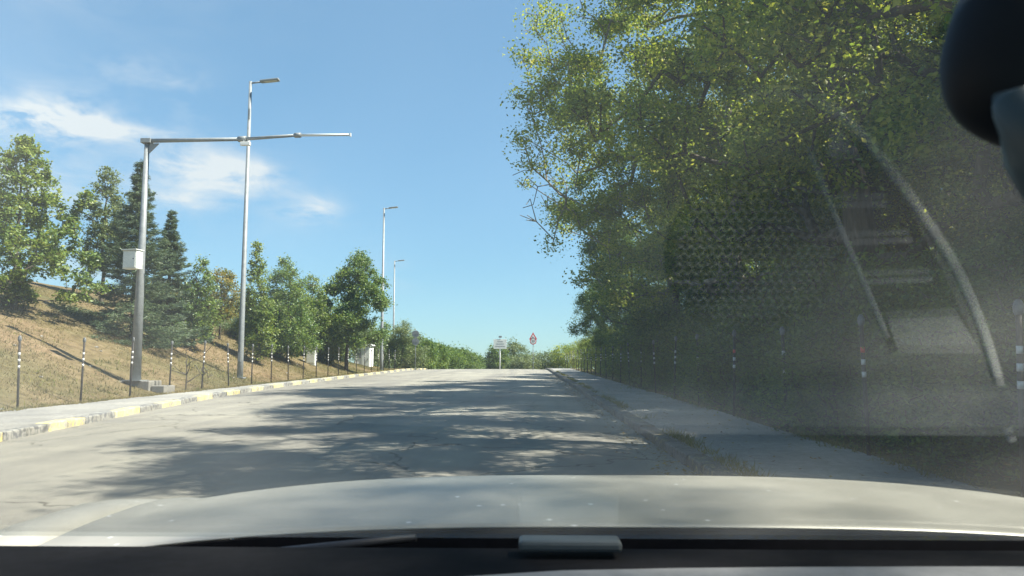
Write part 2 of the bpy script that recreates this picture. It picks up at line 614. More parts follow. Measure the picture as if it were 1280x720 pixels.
KW = 0.26
KH = 0.13
lp = strip_solid('left_pavement', lambda y: -12.02 + 0.02 * math.sin(y), lambda y: xl(y) - KW - 0.004, KH + 0.01, -0.3, -4, 130, 1.0, M['pave'])
tag(lp, 'narrow concrete pavement below the dry bank', kind='structure')
rp = strip_solid('right_pavement', lambda y: XR + KW + 0.004, lambda y: XRB + 0.04 * math.sin(y * 0.8), KH + 0.005, -0.3, -6, 130, 1.0, M['pave'])
tag(rp, 'shaded grey pavement under the trees', kind='structure')
# kerbs: bedding strip as the parent, every stone a part
rng = random.Random(4)
def kerb_stone_mesh(name, mat):
    mb = MB()
    mb.box((0, 0, 0), (KW, 0.785, 0.34), bevel=0.022)
    me = mb.mesh(name)
    me.materials.append(mat)
    return me
def kerb(name, label, xf, side, y0, y1, meshes, run):
    bed = strip_solid(name, lambda y: xf(y) + (0.03 if side > 0 else -0.03), lambda y: xf(y) + (KW - 0.03) * side, KH - 0.05, -0.3, y0 - 2, 128, 1.0, M['concrete'])
    tag(bed, label, kind='structure')
    y, k = y0, 0
    while y < y1:
        x = float(xf(y))
        dx = float(xf(y + 0.5) - xf(y - 0.5))
        me = meshes[(k // run) % len(meshes)]
        o = bpy.data.objects.new('kerb_stone', me)
        C.objects.link(o)
        o.parent = bed
        o.location = (x + side * (KW / 2 + rng.uniform(-0.008, 0.008)), y, float(zc(y)) + KH - 0.17 + 0.02 + rng.uniform(-0.012, 0.012))
        o.rotation_euler = (S0 + rng.uniform(-0.008, 0.008), rng.uniform(-0.03, 0.03), -math.atan(dx) + rng.uniform(-0.012, 0.012))
        y += 0.8 * math.cos(math.atan(dx))
        k += 1
    return bed
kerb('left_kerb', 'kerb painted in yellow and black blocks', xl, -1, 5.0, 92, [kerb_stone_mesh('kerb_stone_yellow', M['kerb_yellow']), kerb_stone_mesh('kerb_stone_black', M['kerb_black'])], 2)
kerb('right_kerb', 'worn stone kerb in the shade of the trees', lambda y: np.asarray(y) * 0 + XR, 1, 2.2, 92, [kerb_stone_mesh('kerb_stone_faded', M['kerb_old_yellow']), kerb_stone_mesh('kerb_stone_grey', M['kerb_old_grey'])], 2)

# ------------------------------------------------------------------ vegetation tools
def tubes(nodes, parents, radii, sides=6, min_r=0.0):
    """one joined mesh of tapering segments between skeleton nodes"""
    P = np.array(nodes)
    idx = [k for k, p in enumerate(parents) if p >= 0 and max(radii[k], radii[p]) > min_r]
    A = P[[parents[k] for k in idx]]
    B = P[idx]
    ra = np.array([min(radii[parents[k]], radii[k] * 1.5 + 0.01) for k in idx])
    rb = np.array([radii[k] for k in idx])
    T = B - A
    T /= np.linalg.norm(T, axis=1, keepdims=True) + 1e-9
    ref = np.where(np.abs(T[:, 2:3]) < 0.9, np.array([[0, 0, 1.0]]), np.array([[1.0, 0, 0]]))
    U = np.cross(T, ref)
    U /= np.linalg.norm(U, axis=1, keepdims=True) + 1e-9
    W = np.cross(T, U)
    ang = np.arange(sides) * 2 * np.pi / sides
    ca, sa = np.cos(ang), np.sin(ang)
    ring = U[:, None, :] * ca[None, :, None] + W[:, None, :] * sa[None, :, None]
    VA = A[:, None, :] + ring * ra[:, None, None]
    VB = B[:, None, :] + ring * rb[:, None, None]
    V = np.concatenate([VA, VB], 1).reshape(-1, 3)
    n = len(idx)
    base = (np.arange(n) * 2 * sides)[:, None]
    k = np.arange(sides)[None, :]
    k2 = (k + 1) % sides
    F = np.stack([base + k, base + k2, base + sides + k2, base + sides + k], -1).reshape(-1, 4)
    return V, F


def grow(trunk, targets, rs, tip_r=0.006, trunk_r=0.2, expo=1.9, sag=0.06):
    """connect targets to a trunk polyline, branch by branch"""
    nodes = [np.array(p, float) for p in trunk]
    parents = [-1] + list(range(len(trunk) - 1))
    tp = np.array(trunk)
    tg = np.array(targets)
    d = np.min(np.linalg.norm((tg[:, None, :] - tp[None]) * np.array([1, 1, 0.6]), axis=2), axis=1)
    ends = {}
    buf = np.zeros((len(trunk) + len(tg) * 4 + 10, 3))
    buf[:len(trunk)] = tp
    cnt = len(trunk)
    for t in np.argsort(d):
        q = tg[t]
        diff = q - buf[:cnt]
        dist = np.linalg.norm(diff, axis=1)
        cost = dist + np.where(diff[:, 2] < 0.25 * dist, 0.5 * dist, 0)      # branches like to rise
        cost[0:max(1, len(trunk) // 4)] += 3
        p = int(np.argmin(cost))
        L = dist[p]
        steps = int(np.clip(L / 0.6, 1, 4))
        prev = p
        for s in range(1, steps + 1):
            f = s / steps
            pos = buf[p] + (q - buf[p]) * f
            if s < steps:
                pos = pos + rs.normal(0, 0.07 * L, 3) + np.array([0, 0, sag * L * math.sin(math.pi * f)])
            buf[cnt] = pos
            parents.append(prev)
            prev = cnt
            cnt += 1
        ends[int(t)] = prev
    nodes = buf[:cnt]
    load = np.zeros(cnt)
    for e in ends.values():
        load[e] += 1
    for k in range(cnt - 1, 0, -1):
        load[parents[k]] += load[k]
    mxl = load[0] if load[0] > 0 else 1
    radii = tip_r + (trunk_r - tip_r) * (load / mxl) ** (1 / expo)
    nt = len(trunk)
    for k in range(nt):
        radii[k] = max(radii[k], trunk_r * (1 - 0.9 * k / (nt - 1)) * 0.9)
    radii[0] = trunk_r * 1.25
    return nodes, parents, radii, ends


def leaves(centres, per, spread, size, rs, up=0.5, aspect=0.62, flat=0.75):
    """small rhombic leaves, one island each, around twig ends"""
    Cn = np.repeat(np.asarray(centres), per, axis=0)
    n = len(Cn)
    sp = np.repeat(rs.uniform(0.6, 1.35, len(centres)), per)[:, None] * spread
    off = rs.normal(0, 1, (n, 3)) * sp
    off[:, 2] *= flat
    P = Cn + off
    nrm = rs.normal(0, 1, (n, 3))
    nrm[:, 2] = np.abs(nrm[:, 2]) + up
    nrm /= np.linalg.norm(nrm, axis=1, keepdims=True)
    t = rs.normal(0, 1, (n, 3))
    t -= nrm * np.sum(t * nrm, axis=1, keepdims=True)
    t /= np.linalg.norm(t, axis=1, keepdims=True) + 1e-9
    b = np.cross(nrm, t)
    s = (size * rs.uniform(0.55, 1.3, n))[:, None]
    V = np.stack([P - t * s * 0.5, P + b * s * aspect * 0.5 + t * s * 0.05 - nrm * s * 0.08, P + t * s * 0.55, P - b * s * aspect * 0.5 + t * s * 0.05 - nrm * s * 0.08], 1).reshape(-1, 3)
    F = np.arange(n * 4).reshape(-1, 4)
    return V, F


def envelope(n, H, z0, r, rs, shape='round', centre=(0, 0), lobes=0.28, shell=0.35):
    """points spread through an uneven crown volume"""
    ph = rs.uniform(0, 6.28, 6)
    out = []
    while len(out) < n:
        t = rs.uniform(0, 1)
        if shape == 'round':
            rr = math.sqrt(max(0, 1 - (2 * t - 0.85) ** 2 / 1.35)) if t < 0.95 else 0.25
        elif shape == 'cone':
            rr = (1 - t) ** 0.75 * (0.55 + 0.45 * min(1, t / 0.18))
        elif shape == 'egg':
            rr = math.sin(math.pi * min(1, 0.16 + 0.84 * t) ** 0.8) ** 0.8 if t < 1 else 0
        else:
            rr = math.sqrt(max(0, 1 - t * t * 0.95))
        if rs.uniform(0, 1) > rr ** 1.3 + 0.05:
            continue
        a = rs.uniform(0, 6.283)
        lob = 1 + lobes * (math.sin(2 * a + ph[0] + 5 * t) + math.sin(3 * a + ph[1] - 9 * t) + 0.8 * math.sin(5 * a + ph[2] + 14 * t)) / 2
        u = math.sqrt(shell + (1 - shell) * rs.uniform(0, 1)) if rs.uniform(0, 1) < 0.75 else math.sqrt(rs.uniform(0.02, 1))
        rad = r * rr * lob * u
        w = t ** 1.0
        out.append((centre[0] * w ** 0.5 + rad * math.cos(a), centre[1] * w ** 0.5 + rad * math.sin(a), z0 + (H - z0) * t))
    return np.array(out)


def boughs(tg, nb, sig, rs):
    """gather crown points into boughs so that the crown has lit clumps and dark gaps"""
    c = tg[rs.choice(len(tg), nb, replace=False)]
    d = np.linalg.norm(tg[:, None, :] - c[None], axis=2)
    j = np.argmin(d, axis=1)
    v = tg - c[j]
    L = np.linalg.norm(v, axis=1, keepdims=True) + 1e-6
    return c[j] + v / L * np.minimum(L, sig * rs.uniform(0.3, 1.25, L.shape)) * np.array([1, 1, 0.7])


def tree(name, label, cat, loc, H, z0, r, leafm, barkm, seed, nclus=200, per=60, spread=0.28, size=0.11, trunk_r=0.12, shape='round', group=None,
         centre=(0, 0), lobes=0.28, bare=None, lean=(0, 0), up=0.5, stems=1, extra=None, shell=0.35, sides=6, nb=0, sig=1.0, window=None, twig=0.0):
    rs = np.random.RandomState(seed)
    root = empty(name, loc)
    tag(root, label, cat, group)
    nt = 9
    th = H * 0.86
    trunk = [(lean[0] * (k / nt) ** 1.5 * H + rs.normal(0, 0.012 * H) * (k > 0) * min(1, k / 4), lean[1] * (k / nt) ** 1.5 * H + rs.normal(0, 0.012 * H) * (k > 0) * min(1, k / 4), th * k / (nt - 1) - (0.25 if k == 0 else 0)) for k in range(nt)]
    tg = envelope(nclus, H, z0, r, rs, shape, centre, lobes, shell)
    if nb:
        tg = boughs(tg, nb, sig, rs)
    if window is not None:                      # an opening in the foliage that shows the trunk
        wx, z1_, z2_ = window
        tg = tg[~((np.abs(tg[:, 0] + 0.25 * (-tg[:, 1])) < wx) & (tg[:, 1] < 0.3) & (tg[:, 2] > z1_) & (tg[:, 2] < z2_))]
    if extra is not None:
        tg = np.concatenate([tg, np.array(extra)])
    nleaf = len(tg)
    if bare is not None:
        tg = np.concatenate([tg, np.array(bare)])
    nodes, par, rad, ends = grow(trunk, tg, rs, trunk_r=trunk_r)
    if twig and bare is not None:               # leafless twigs stay, thin leafy ones vanish among their leaves
        for t_ in range(nleaf, len(tg)):
            k_ = ends[t_]
            while k_ > 0 and rad[k_] < twig * 1.2:
                rad[k_] = twig * 1.05
                k_ = par[k_]
    V, F = tubes(nodes, par, rad, sides, twig)
    link('trunk', arr_mesh('trunk', V, F, True), barkm, root)
    V, F = leaves(tg[:nleaf], per, spread, size, rs, up)
    cr = link('crown', arr_mesh('crown', V, F), leafm, root)
    cr['kind'] = 'stuff'
    return root


def put(src, label, loc, rz=0.0, sc=1.0, group=None):
    o = copy_tree(src)
    o.location = loc
    o.rotation_euler = (0, 0, rz)
    o.scale = (sc, sc, sc) if isinstance(sc, (int, float)) else sc
    o['label'] = label
    if group:
        o['group'] = group
    return o


def base(px, Y, dz=0.0):
    X = at(px, 458, Y).x
    return (X, Y, g(X, Y) + dz)


def top_z(px, py, Y):
    return at(px, py, Y).z


# ------------------------------------------------------------------ right-hand wood
WG = 'tall trees of the wood beyond the shaded pavement'
WL = 'tall leafy tree in the front row of the shady wood'
rs0 = np.random.RandomState(77)
# the big tree whose limbs reach out over the road: reaching limbs and bare twigs on the road side
ex = []
for k in range(60):
    zz = rs0.uniform(8.0, 14.5)
    ex.append((rs0.uniform(-8.2, -6.0) + 0.16 * abs(zz - 11), rs0.uniform(-2.5, 2.5), zz))
bare = [(rs0.uniform(-8.2, -5.8), rs0.uniform(-2.0, 1.5), rs0.uniform(6.3, 9.4)) for k in range(46)] + [(rs0.uniform(-7.9, -6.8), rs0.uniform(-2, 1), rs0.uniform(10, 14)) for k in range(14)]
X, Y = 7.6, 27.5
tA = tree('roadside_tree', 'tallest tree of the wood with limbs and bare twigs reaching out over the road', 'tree', (X, Y, g(X, Y)), 18.0, 3.2, 6.9, M['leaf_wood'], M['bark_pale'], 11,
          nclus=1350, per=105, spread=0.26, size=0.118, nb=150, sig=0.95, window=(0.5, 5.5, 11), twig=0.013, trunk_r=0.27, shape='round', centre=(-0.8, 0), lobes=0.2, bare=bare, extra=ex, group=WG, lean=(-0.01, 0))
X, Y = 7.9, 18.2
tB = tree('roadside_tree', WL, 'tree', (X, Y, g(X, Y)), 16.5, 4.2, 6.2, M['leaf_wood'], M['bark'], 23,
          nclus=1150, per=105, spread=0.26, size=0.108, nb=130, sig=0.9, window=(0.7, 2.5, 9), twig=0.016, trunk_r=0.38, shape='round', centre=(-0.3, 0), lobes=0.22, group=WG)
X, Y = 7.4, 38.5
tC = tree('roadside_tree', 'dark green tree with low sweeping boughs next after the tallest tree', 'tree', (X, Y, g(X, Y)), 12.5, 1.6, 4.9, M['leaf_wood2'], M['bark'], 37,
          nclus=900, per=85, spread=0.25, size=0.125, nb=85, sig=0.8, twig=0.016, trunk_r=0.22, shape='round', centre=(-0.2, 0), lobes=0.3, group=WG)
for (x, y, rz, sc) in [(8.6, 11.2, 2.1, 0.97), (8.9, 5.6, 4.0, 0.9), (9.2, -5.0, 1.0, 0.95)]:
    put(tB, WL, (x, y, g(x, y)), rz, sc)
for (x, y, rz, sc) in [(7.3, 48.0, 2.2, 0.82), (6.9, 57.0, 0.9, 0.62), (7.6, 65.0, 3.9, 0.5)]:
    put(tC, 'low dark tree at the far end of the wood, beyond the sweeping boughs', (x, y, g(x, y)), rz, sc)
BL = 'tree standing deep in the wood behind the front row'
for k, (x, y) in enumerate([(11.5, 33.5), (12.2, 24), (15.5, 0), (14.5, 7), (15.2, 14), (14.2, 22), (15.5, 30.5), (13.8, 38), (14.5, 46), (13.5, 55), (21.5, 3), (22, 12), (21.5, 20), (22.5, 28), (21, 37), (21.5, 47)]):
    src = (tB, tC, tA)[k % 3] if k % 3 != 2 else tB
    sc = 0.95 if src is tB else 1.2
    if k < 2:
        src, sc = tB, 1.2
    put(src, BL, (x, y, g(x, y)), 1.7 * k + 0.6, sc * (0.9 + 0.03 * (k % 6)), WG)

# undergrowth behind the right-hand posts
SG = 'shrubs of the undergrowth beyond the shaded pavement'
shA = tree('understory_shrub', 'dense dark shrub in the undergrowth behind the banded posts', 'shrub', (6.5, 12.2, g(6.5, 12.2)), 3.0, 0.1, 1.5, M['leaf_wood2'], M['bark'], 51, nclus=190, per=52, spread=0.2, size=0.095, trunk_r=0.05, shape='round', group=SG)
shB = tree('understory_shrub', 'loose light green shrub with long shoots beside the far posts', 'shrub', (6.0, 56.5, g(6.0, 56.5)), 3.3, 0.1, 1.5, M['leaf_wood'], M['bark'], 52, nclus=120, per=50, spread=0.19, size=0.1, trunk_r=0.05, shape='round', group=SG, lobes=0.4)
k = 0
for (x, y, s) in [(5.9, 4.8, .8), (6.6, 7.3, 1.0), (6.1, 9.7, .9), (6.0, 14.6, .95), (6.6, 17, 1.1), (6.0, 19.6, 1.0), (6.5, 22.2, 1.1), (6.1, 24.8, 1.0), (6.7, 27.4, 1.2), (6.0, 30.2, 1.0), (6.5, 33, 1.15), (6.0, 36, 1.1), (6.3, 39, 1.1), (6.0, 42, 1.1), (6.5, 45, 1.2), (6.1, 48.2, 1.0),
                  (9.5, 6, 1.25), (9.2, 13.5, 1.3), (9.8, 21, 1.3), (9.3, 30, 1.4), (9.2, 42, 1.4), (11.5, 10, 1.5), (11.5, 18, 1.5), (11.8, 26, 1.6), (11.5, 35, 1.6)]:
    put(shA, shA['label'], (x, y, g(x, y)), 1.3 * k, (s, s, s * (0.9 + 0.05 * (k % 5))))
    k += 1
for q in range(17):
    y = 4.2 + 2.1 * q
    s_ = 0.4 + 0.09 * ((q * 7) % 5)
    x = 5.0 + 0.12 * ((q * 3) % 4)
    put(shA, 'low ragged shrub pressing against the foot of the banded posts', (x, y, g(x, y)), 2.1 * q, (s_, s_, s_ * 0.9))
for (x, y, s) in [(5.9, 51.5, 0.95), (5.7, 61, .9), (5.8, 66, 1.0), (5.6, 71, .85), (6.0, 77, .9), (5.9, 84, 1.0), (7.8, 61, 1.2), (8, 73, 1.2)]:
    put(shB, shB['label'], (x, y, g(x, y)), 0.9 * k, s)
    k += 1

# ------------------------------------------------------------------ trees on the bank
def ltree(name, label, cat, px, Y, py_top, leafm, seed, r, z0f=0.16, **kw):
    b = base(px, Y)
    H = top_z(px, py_top, Y) - b[2]
    return tree(name, label, cat, b, H, H * z0f, r, leafm, kw.pop('bark', M['bark']), seed, **kw)


BG = 'young trees planted on the dry bank'
ltree('bank_tree', 'broad bushy young tree on the bank with low crown and one long side bough', 'tree', 12, 29, 172, M['leaf_maple'], 101, 2.9, 0.05, nclus=360, per=64, spread=0.139, size=0.15, trunk_r=0.11, shape='cone', lobes=0.6, group=BG,
      extra=[(1.7 + 0.07 * k, 0.1 * (k % 3), 2.9 + 0.13 * k) for k in range(14)])
ltree('bank_tree', 'slim pale upright tree behind the dark spruce', 'tree', 122, 40, 205, M['leaf_grey'], 102, 1.15, 0.2, nclus=230, per=46, spread=0.164, size=0.14, trunk_r=0.09, shape='egg', lobes=0.5, group=BG)
ltree('bank_tree', 'small thin tree on the bank beside the spruces', 'tree', 241, 37, 320, M['leaf_green'], 103, 0.85, 0.08, lean=(0.02, 0), centre=(0.25, 0), nclus=130, per=45, spread=0.131, size=0.12, trunk_r=0.05, shape='egg', lobes=0.4, group=BG)
ltree('bank_tree', 'yellowing young tree behind the tall street lamp', 'tree', 273, 44, 325, M['leaf_yellow'], 104, 1.15, 0.25, nclus=120, per=45, spread=0.156, size=0.13, trunk_r=0.06, shape='egg', lobes=0.55, group=BG)
ltree('bank_tree', 'slender young tree just past the tall street lamp', 'tree', 321, 41, 306, M['leaf_maple'], 105, 1.2, 0.06, lean=(-0.02, 0), centre=(-0.2, 0), nclus=230, per=45, spread=0.148, size=0.13, trunk_r=0.07, shape='cone', lobes=0.4, group=BG)
ltree('bank_tree', 'dense dark rounded tree low on the bank', 'tree', 359, 47, 322, M['leaf_green'], 106, 1.8, 0.06, lean=(0.01, 0), centre=(-0.35, 0), nclus=430, per=48, spread=0.180, size=0.13, trunk_r=0.09, shape='egg', lobes=0.5, group=BG)
ltree('bank_tree', 'slim tree beside the dense rounded one', 'tree', 388, 53, 341, M['leaf_maple'], 107, 1.3, 0.1, nclus=190, per=46, spread=0.180, size=0.14, trunk_r=0.07, shape='egg', lobes=0.5, group=BG)
ltree('bank_tree', 'low dark tree behind the tree with the bare trunk', 'tree', 414, 62, 372, M['leaf_green'], 108, 1.9, 0.05, nclus=230, per=46, spread=0.197, size=0.15, trunk_r=0.07, shape='round', lobes=0.3, group=BG)
ltree('street_tree', 'full green tree with a bare trunk near the white cabin', 'tree', 433, 55, 309, M['leaf_green'], 109, 2.35, 0.2, nb=60, sig=0.7, nclus=560, per=60, spread=0.205, size=0.17, trunk_r=0.13, shape='egg', lobes=0.5, lean=(0.01, 0), group=BG, centre=(0.7, 0))
for (px, Y, pt, r, seed, lab, lm) in [(300, 58, 372, 1.6, 111, 'hazy tree low behind the yellowing one', 'leaf_grey'), (345, 64, 372, 2.0, 112, 'tree behind the dense dark rounded one', 'leaf_grey'), (205, 50, 352, 1.7, 113, 'bushy tree behind the smaller spruce', 'leaf_yellow'), (-38, 36, 200, 2.4, 114, 'bushy tree higher on the bank behind the broad one', 'leaf_maple'),
                                       (455, 74, 398, 1.6, 115, 'small tree behind the white cabin', 'leaf_grey')]:
    ltree('bank_tree', lab, 'tree', px, Y, pt, M[lm], seed, r, 0.1, nclus=170, per=44, spread=0.197, size=0.15, trunk_r=0.08, shape='egg', lobes=0.55, group=BG)


bs = ltree('bank_shrub', 'rounded grey green shrub filling the gaps between the bank trees', 'shrub', 226, 42, 372, M['leaf_grey'], 121, 1.3, 0.02, nclus=150, per=46, spread=0.2, size=0.13, trunk_r=0.05, shape='round', lobes=0.45, group='shrubs between the bank trees')
hs_ = top_z(226, 372, 42) - bs.location.z
for q, (px, Y, pt, w) in enumerate([(256, 50, 378, 1.1), (305, 48, 395, 1.0), (334, 50, 385, 1.2), (352, 56, 378, 1.2), (377, 57, 382, 1.2), (399, 60, 388, 1.2), (408, 55, 410, .8), (425, 63, 398, 1.1), (460, 72, 412, 1.0), (190, 44, 372, 1.2)]):
    b = base(px, Y)
    put(bs, bs['label'], b, 1.4 * q, (w, w, (top_z(px, pt, Y) - b[2]) / hs_))


def spruce(name, label, px, Y, py_top, r, seed, group):
    rs = np.random.RandomState(seed)
    b = base(px, Y)
    H = top_z(px, py_top, Y) - b[2]
    root = empty(name, b)
    tag(root, label, 'spruce', group)
    nodes, par, rad = [], [], []
    nt = 14
    for k in range(nt):
        nodes.append((rs.normal(0, 0.01), rs.normal(0, 0.01), H * k / (nt - 1) - (0.2 if k == 0 else 0)))
        par.append(k - 1)
        rad.append(0.13 * (1 - k / (nt - 1)) + 0.008)
    LP, LT = [], []
    z = 0.18
    while z < H * 0.985:
        f = z / H
        L = r * (0.35 * (1 - f) ** 2.2 + 0.65 * (1 - f)) * (0.85 + 0.15 * min(1, f / 0.08)) + 0.1
        nb = rs.randint(6, 10) if f < 0.8 else rs.randint(4, 6)
        a0 = rs.uniform(0, 6.28)
        for q in range(nb):
            a = a0 + q * 6.283 / nb + rs.normal(0, 0.18)
            l = L * rs.uniform(0.55, 1.2)
            dz = (0.42 * f - 0.12) * l + rs.normal(0, 0.05)
            k0 = min(nt - 2, int(f * (nt - 1)))
            start = np.array([0, 0, z])
            end = np.array([math.cos(a) * l, math.sin(a) * l, z + dz])
            prev = len(nodes)
            nodes.append(tuple(start)); par.append(k0); rad.append(0.02 * (1 - f) + 0.006)
            for s in (0.5, 1.0):
                p = start + (end - start) * s
                p[2] -= 0.1 * l * math.sin(math.pi * s)
                nodes.append(tuple(p)); par.append(prev); rad.append(0.006)
                prev = len(nodes) - 1
            # side shoots carrying needles, flattened into sprays
            m = int(16 + 46 * l)
            s = rs.uniform(0.12, 1.0, m) ** 0.8
            c = start[None] + (end - start)[None] * s[:, None]
            c[:, 2] -= 0.1 * l * np.sin(np.pi * s)
            side = np.array([-math.sin(a), math.cos(a), 0])
            w = 0.42 * l * (1.08 - s) + 0.05
            offs = rs.uniform(-1, 1, m)
            c = c + side[None] * (offs * w)[:, None]
            c[:, 2] += rs.normal(0, 0.035, m) - 0.1 * np.abs(offs) * w
            d = np.array([math.cos(a), math.sin(a), 0])[None] * 0.8 + side[None] * (np.sign(offs) * 0.65)[:, None] + rs.normal(0, 0.22, (m, 3)) + np.array([0, 0, -0.12])
            LP.append(c); LT.append(d)
        z += rs.uniform(0.2, 0.32) * (1.15 - 0.4 * f)
    V, F = tubes(nodes, par, rad, 5)
    link('trunk', arr_mesh('trunk', V, F, True), M['bark'], root)
    P, T = np.concatenate(LP), np.concatenate(LT)
    P = np.repeat(P, 3, axis=0) + rs.normal(0, 0.035, (len(P) * 3, 3))
    T = np.repeat(T, 3, axis=0) + rs.normal(0, 0.3, (len(T) * 3, 3))
    T /= np.linalg.norm(T, axis=1, keepdims=True)
    n = rs.normal(0, 1, P.shape)
    B = np.cross(T, n)
    B /= np.linalg.norm(B, axis=1, keepdims=True) + 1e-9
    ln = rs.uniform(0.1, 0.21, len(P))[:, None]
    wd = 0.02
    V = np.stack([P - T * ln * 0.4 - B * wd * 0.6, P - T * ln * 0.4 + B * wd * 0.6, P + T * ln * 0.6 + B * wd * 0.35, P + T * ln * 0.6 - B * wd * 0.35], 1).reshape(-1, 3)
    F = np.arange(len(V)).reshape(-1, 4)
    cr = link('crown', arr_mesh('crown', V, F), M['needle'], root)
    cr['kind'] = 'stuff'
    return root


spruce('spruce_tree', 'large dark spruce with boughs down to the bank beside the camera mast', 163, 33, 198, 3.1, 201, 'spruces on the bank')
spruce('spruce_tree', 'smaller paler spruce behind the camera mast', 206, 38, 262, 2.3, 202, 'spruces on the bank')

# bare sapling and small bushes on the bank
def twig_plant(name, label, px, Y, H, seed, n=16):
    rs = np.random.RandomState(seed)
    b = base(px, Y)
    root = empty(name, b)
    tag(root, label, 'sapling')
    tr = [(0.03 * math.sin(k), 0.02 * math.cos(2 * k), H * 0.85 * k / 5 - (0.1 if k == 0 else 0)) for k in range(6)]
    tg = np.array([(rs.normal(0, 0.24 * H), rs.normal(0, 0.24 * H), rs.uniform(0.35, 1.0) * H) for k in range(n)])
    nodes, par, rad, _ = grow(tr, tg, rs, tip_r=0.004, trunk_r=0.025)
    V, F = tubes(nodes, par, rad, 5)
    link('stem', arr_mesh('stem', V, F, True), M['bark'], root)
    V, F = leaves(tg, 4, 0.06, 0.07, rs)
    o = link('leaves', arr_mesh('leaves', V, F), M['leaf_yellow'], root)
    o['kind'] = 'stuff'
twig_plant('bare_sapling', 'nearly leafless sapling standing low on the bank between the mast and the lamp', 233, 27.5, 1.7, 5)
twig_plant('bare_sapling', 'short twiggy sapling beside the taller bare one', 253, 29, 0.9, 6, 10)

# bushes and hedge trees beyond the crest on the left
HG = 'bushes falling away beyond the crest'
hb = ltree('tall_bush', 'tall feathery bush with arching shoots behind the second street lamp', 'bush', 503, 80, 402, M['leaf_grey'], 131, 2.2, 0.02, nclus=260, per=46, spread=0.26, size=0.17, trunk_r=0.06, shape='egg', lobes=0.45)
hb2 = ltree('tall_bush', 'grey green bush filling the gap behind the white cabin', 'bush', 480, 82, 405, M['leaf_green'], 132, 2.2, 0.02, nclus=240, per=46, spread=0.28, size=0.18, trunk_r=0.06, shape='egg', lobes=0.35)
hed = ltree('hedge_bush', 'dense rounded bush in the hedge falling away past the round signs', 'bush', 533, 98, 430, M['leaf_wood2'], 133, 3.0, 0.02, nclus=330, per=46, spread=0.34, size=0.24, trunk_r=0.08, shape='round', lobes=0.25, group=HG)
hz0 = hed.location.z
k = 0
hh = top_z(533, 430, 98) - g(hed.location.x, 98)
for (px, Y, pt) in [(516, 92, 424), (548, 104, 433), (556, 112, 436), (568, 118, 437), (578, 128, 441), (588, 136, 446), (597, 146, 450), (606, 158, 453), (542, 122, 434), (560, 134, 437), (575, 150, 440)]:
    b = base(px, Y)
    s = (top_z(px, pt, Y) - b[2]) / hh
    put(hed, hed['label'], b, 1.1 * k, (max(0.8, s * 0.9), max(0.8, s * 0.9), s))
    k += 1
hr = ltree('roadside_bush', 'round dark bush behind the white notice board', 'bush', 622, 100, 432, M['leaf_wood2'], 141, 1.6, 0.02, nclus=170, per=44, spread=0.26, size=0.2, trunk_r=0.05, shape='round')
ltree('roadside_tree', 'pale airy tree between the notice board and the speed sign', 'tree', 643, 104, 424, M['leaf_grey'], 142, 2.2, 0.04, nclus=170, per=40, spread=0.3, size=0.2, trunk_r=0.07, shape='egg', lobes=0.45)
ltree('roadside_bush', 'light green bush beneath the speed sign', 'bush', 655, 96, 444, M['leaf_grey'], 143, 1.9, 0.02, nclus=130, per=40, spread=0.28, size=0.18, trunk_r=0.05, shape='round', lobes=0.4)
ltree('roadside_bush', 'low grey green bush just past the speed sign', 'bush', 685, 98, 440, M['leaf_grey'], 144, 2.0, 0.02, nclus=150, per=40, spread=0.28, size=0.18, trunk_r=0.05, shape='round', lobes=0.4)
ltree('roadside_bush', 'bush at the far end of the posts where the kerb meets the crest', 'bush', 708, 95, 432, M['leaf_wood'], 145, 2.2, 0.02, nclus=170, per=42, spread=0.28, size=0.18, trunk_r=0.05, shape='round', lobes=0.4)

# ------------------------------------------------------------------ dry grass, weeds, fallen leaves
def blades(name, pts, per, h, w, mat, rs, label, cat, lean=0.5, spread=0.08):
    P = np.repeat(np.asarray(pts), per, axis=0)
    n = len(P)
    P[:, :2] += rs.normal(0, spread, (n, 2))
    hh = (h * rs.uniform(0.4, 1.3, n))[:, None]
    a = rs.uniform(0, 6.283, n)
    side = np.stack([np.cos(a), np.sin(a), 0 * a], 1)
    ln = rs.normal(0, lean, (n, 3)); ln[:, 2] = 1
    ln /= np.linalg.norm(ln, axis=1, keepdims=True)
    V = np.stack([P - side * w, P + side * w, P + ln * hh], 1).reshape(-1, 3)
    o = link(name, arr_mesh(name, V, np.arange(n * 3).reshape(-1, 3)), mat)
    tag(o, label, cat, kind='stuff')
    return o
rs = np.random.RandomState(9)
n = 75000
yy = 9 + 62 * rs.uniform(0, 1, n) ** 1.4
xx = -12.1 - 13 * rs.uniform(0, 1, n) ** 1.3
keep = (wob(xx * 0.8, yy * 0.8) + 0.6 * wob(xx * 2.3 + 4, yy * 2.1) + rs.normal(0, 0.25, n)) > -0.3 + 0.06 * np.clip(-15 - xx, 0, 8)
xx, yy = xx[keep], yy[keep]
zz = G(xx, yy) - 0.02
blades('dry_grass', np.stack([xx, yy, zz], 1), 3, 0.1, 0.012, M['grass'], rs, 'short dry straw-coloured grass covering the bank', 'grass', 0.7, 0.1)
n = 5200
yy = 9 + 60 * rs.uniform(0, 1, n) ** 1.3
xx = -12.1 - 9 * rs.uniform(0, 1, n) ** 1.5
keep = wob(xx * 1.7 + 9, yy * 1.5) + rs.normal(0, 0.2, n) > 0.35
xx, yy = xx[keep], yy[keep]
blades('bank_weeds', np.stack([xx, yy, G(xx, yy) - 0.02], 1), 6, 0.16, 0.016, M['weed'], rs, 'olive green weeds in patches on the dry bank', 'weeds', 0.9, 0.1)
n = 2600
yy = 8 + 60 * rs.uniform(0, 1, n) ** 1.3
xx = -12.03 + rs.normal(0, 0.07, n) + 0.09 * np.sin(yy * 1.9) + 0.05 * np.sin(yy * 5.1)
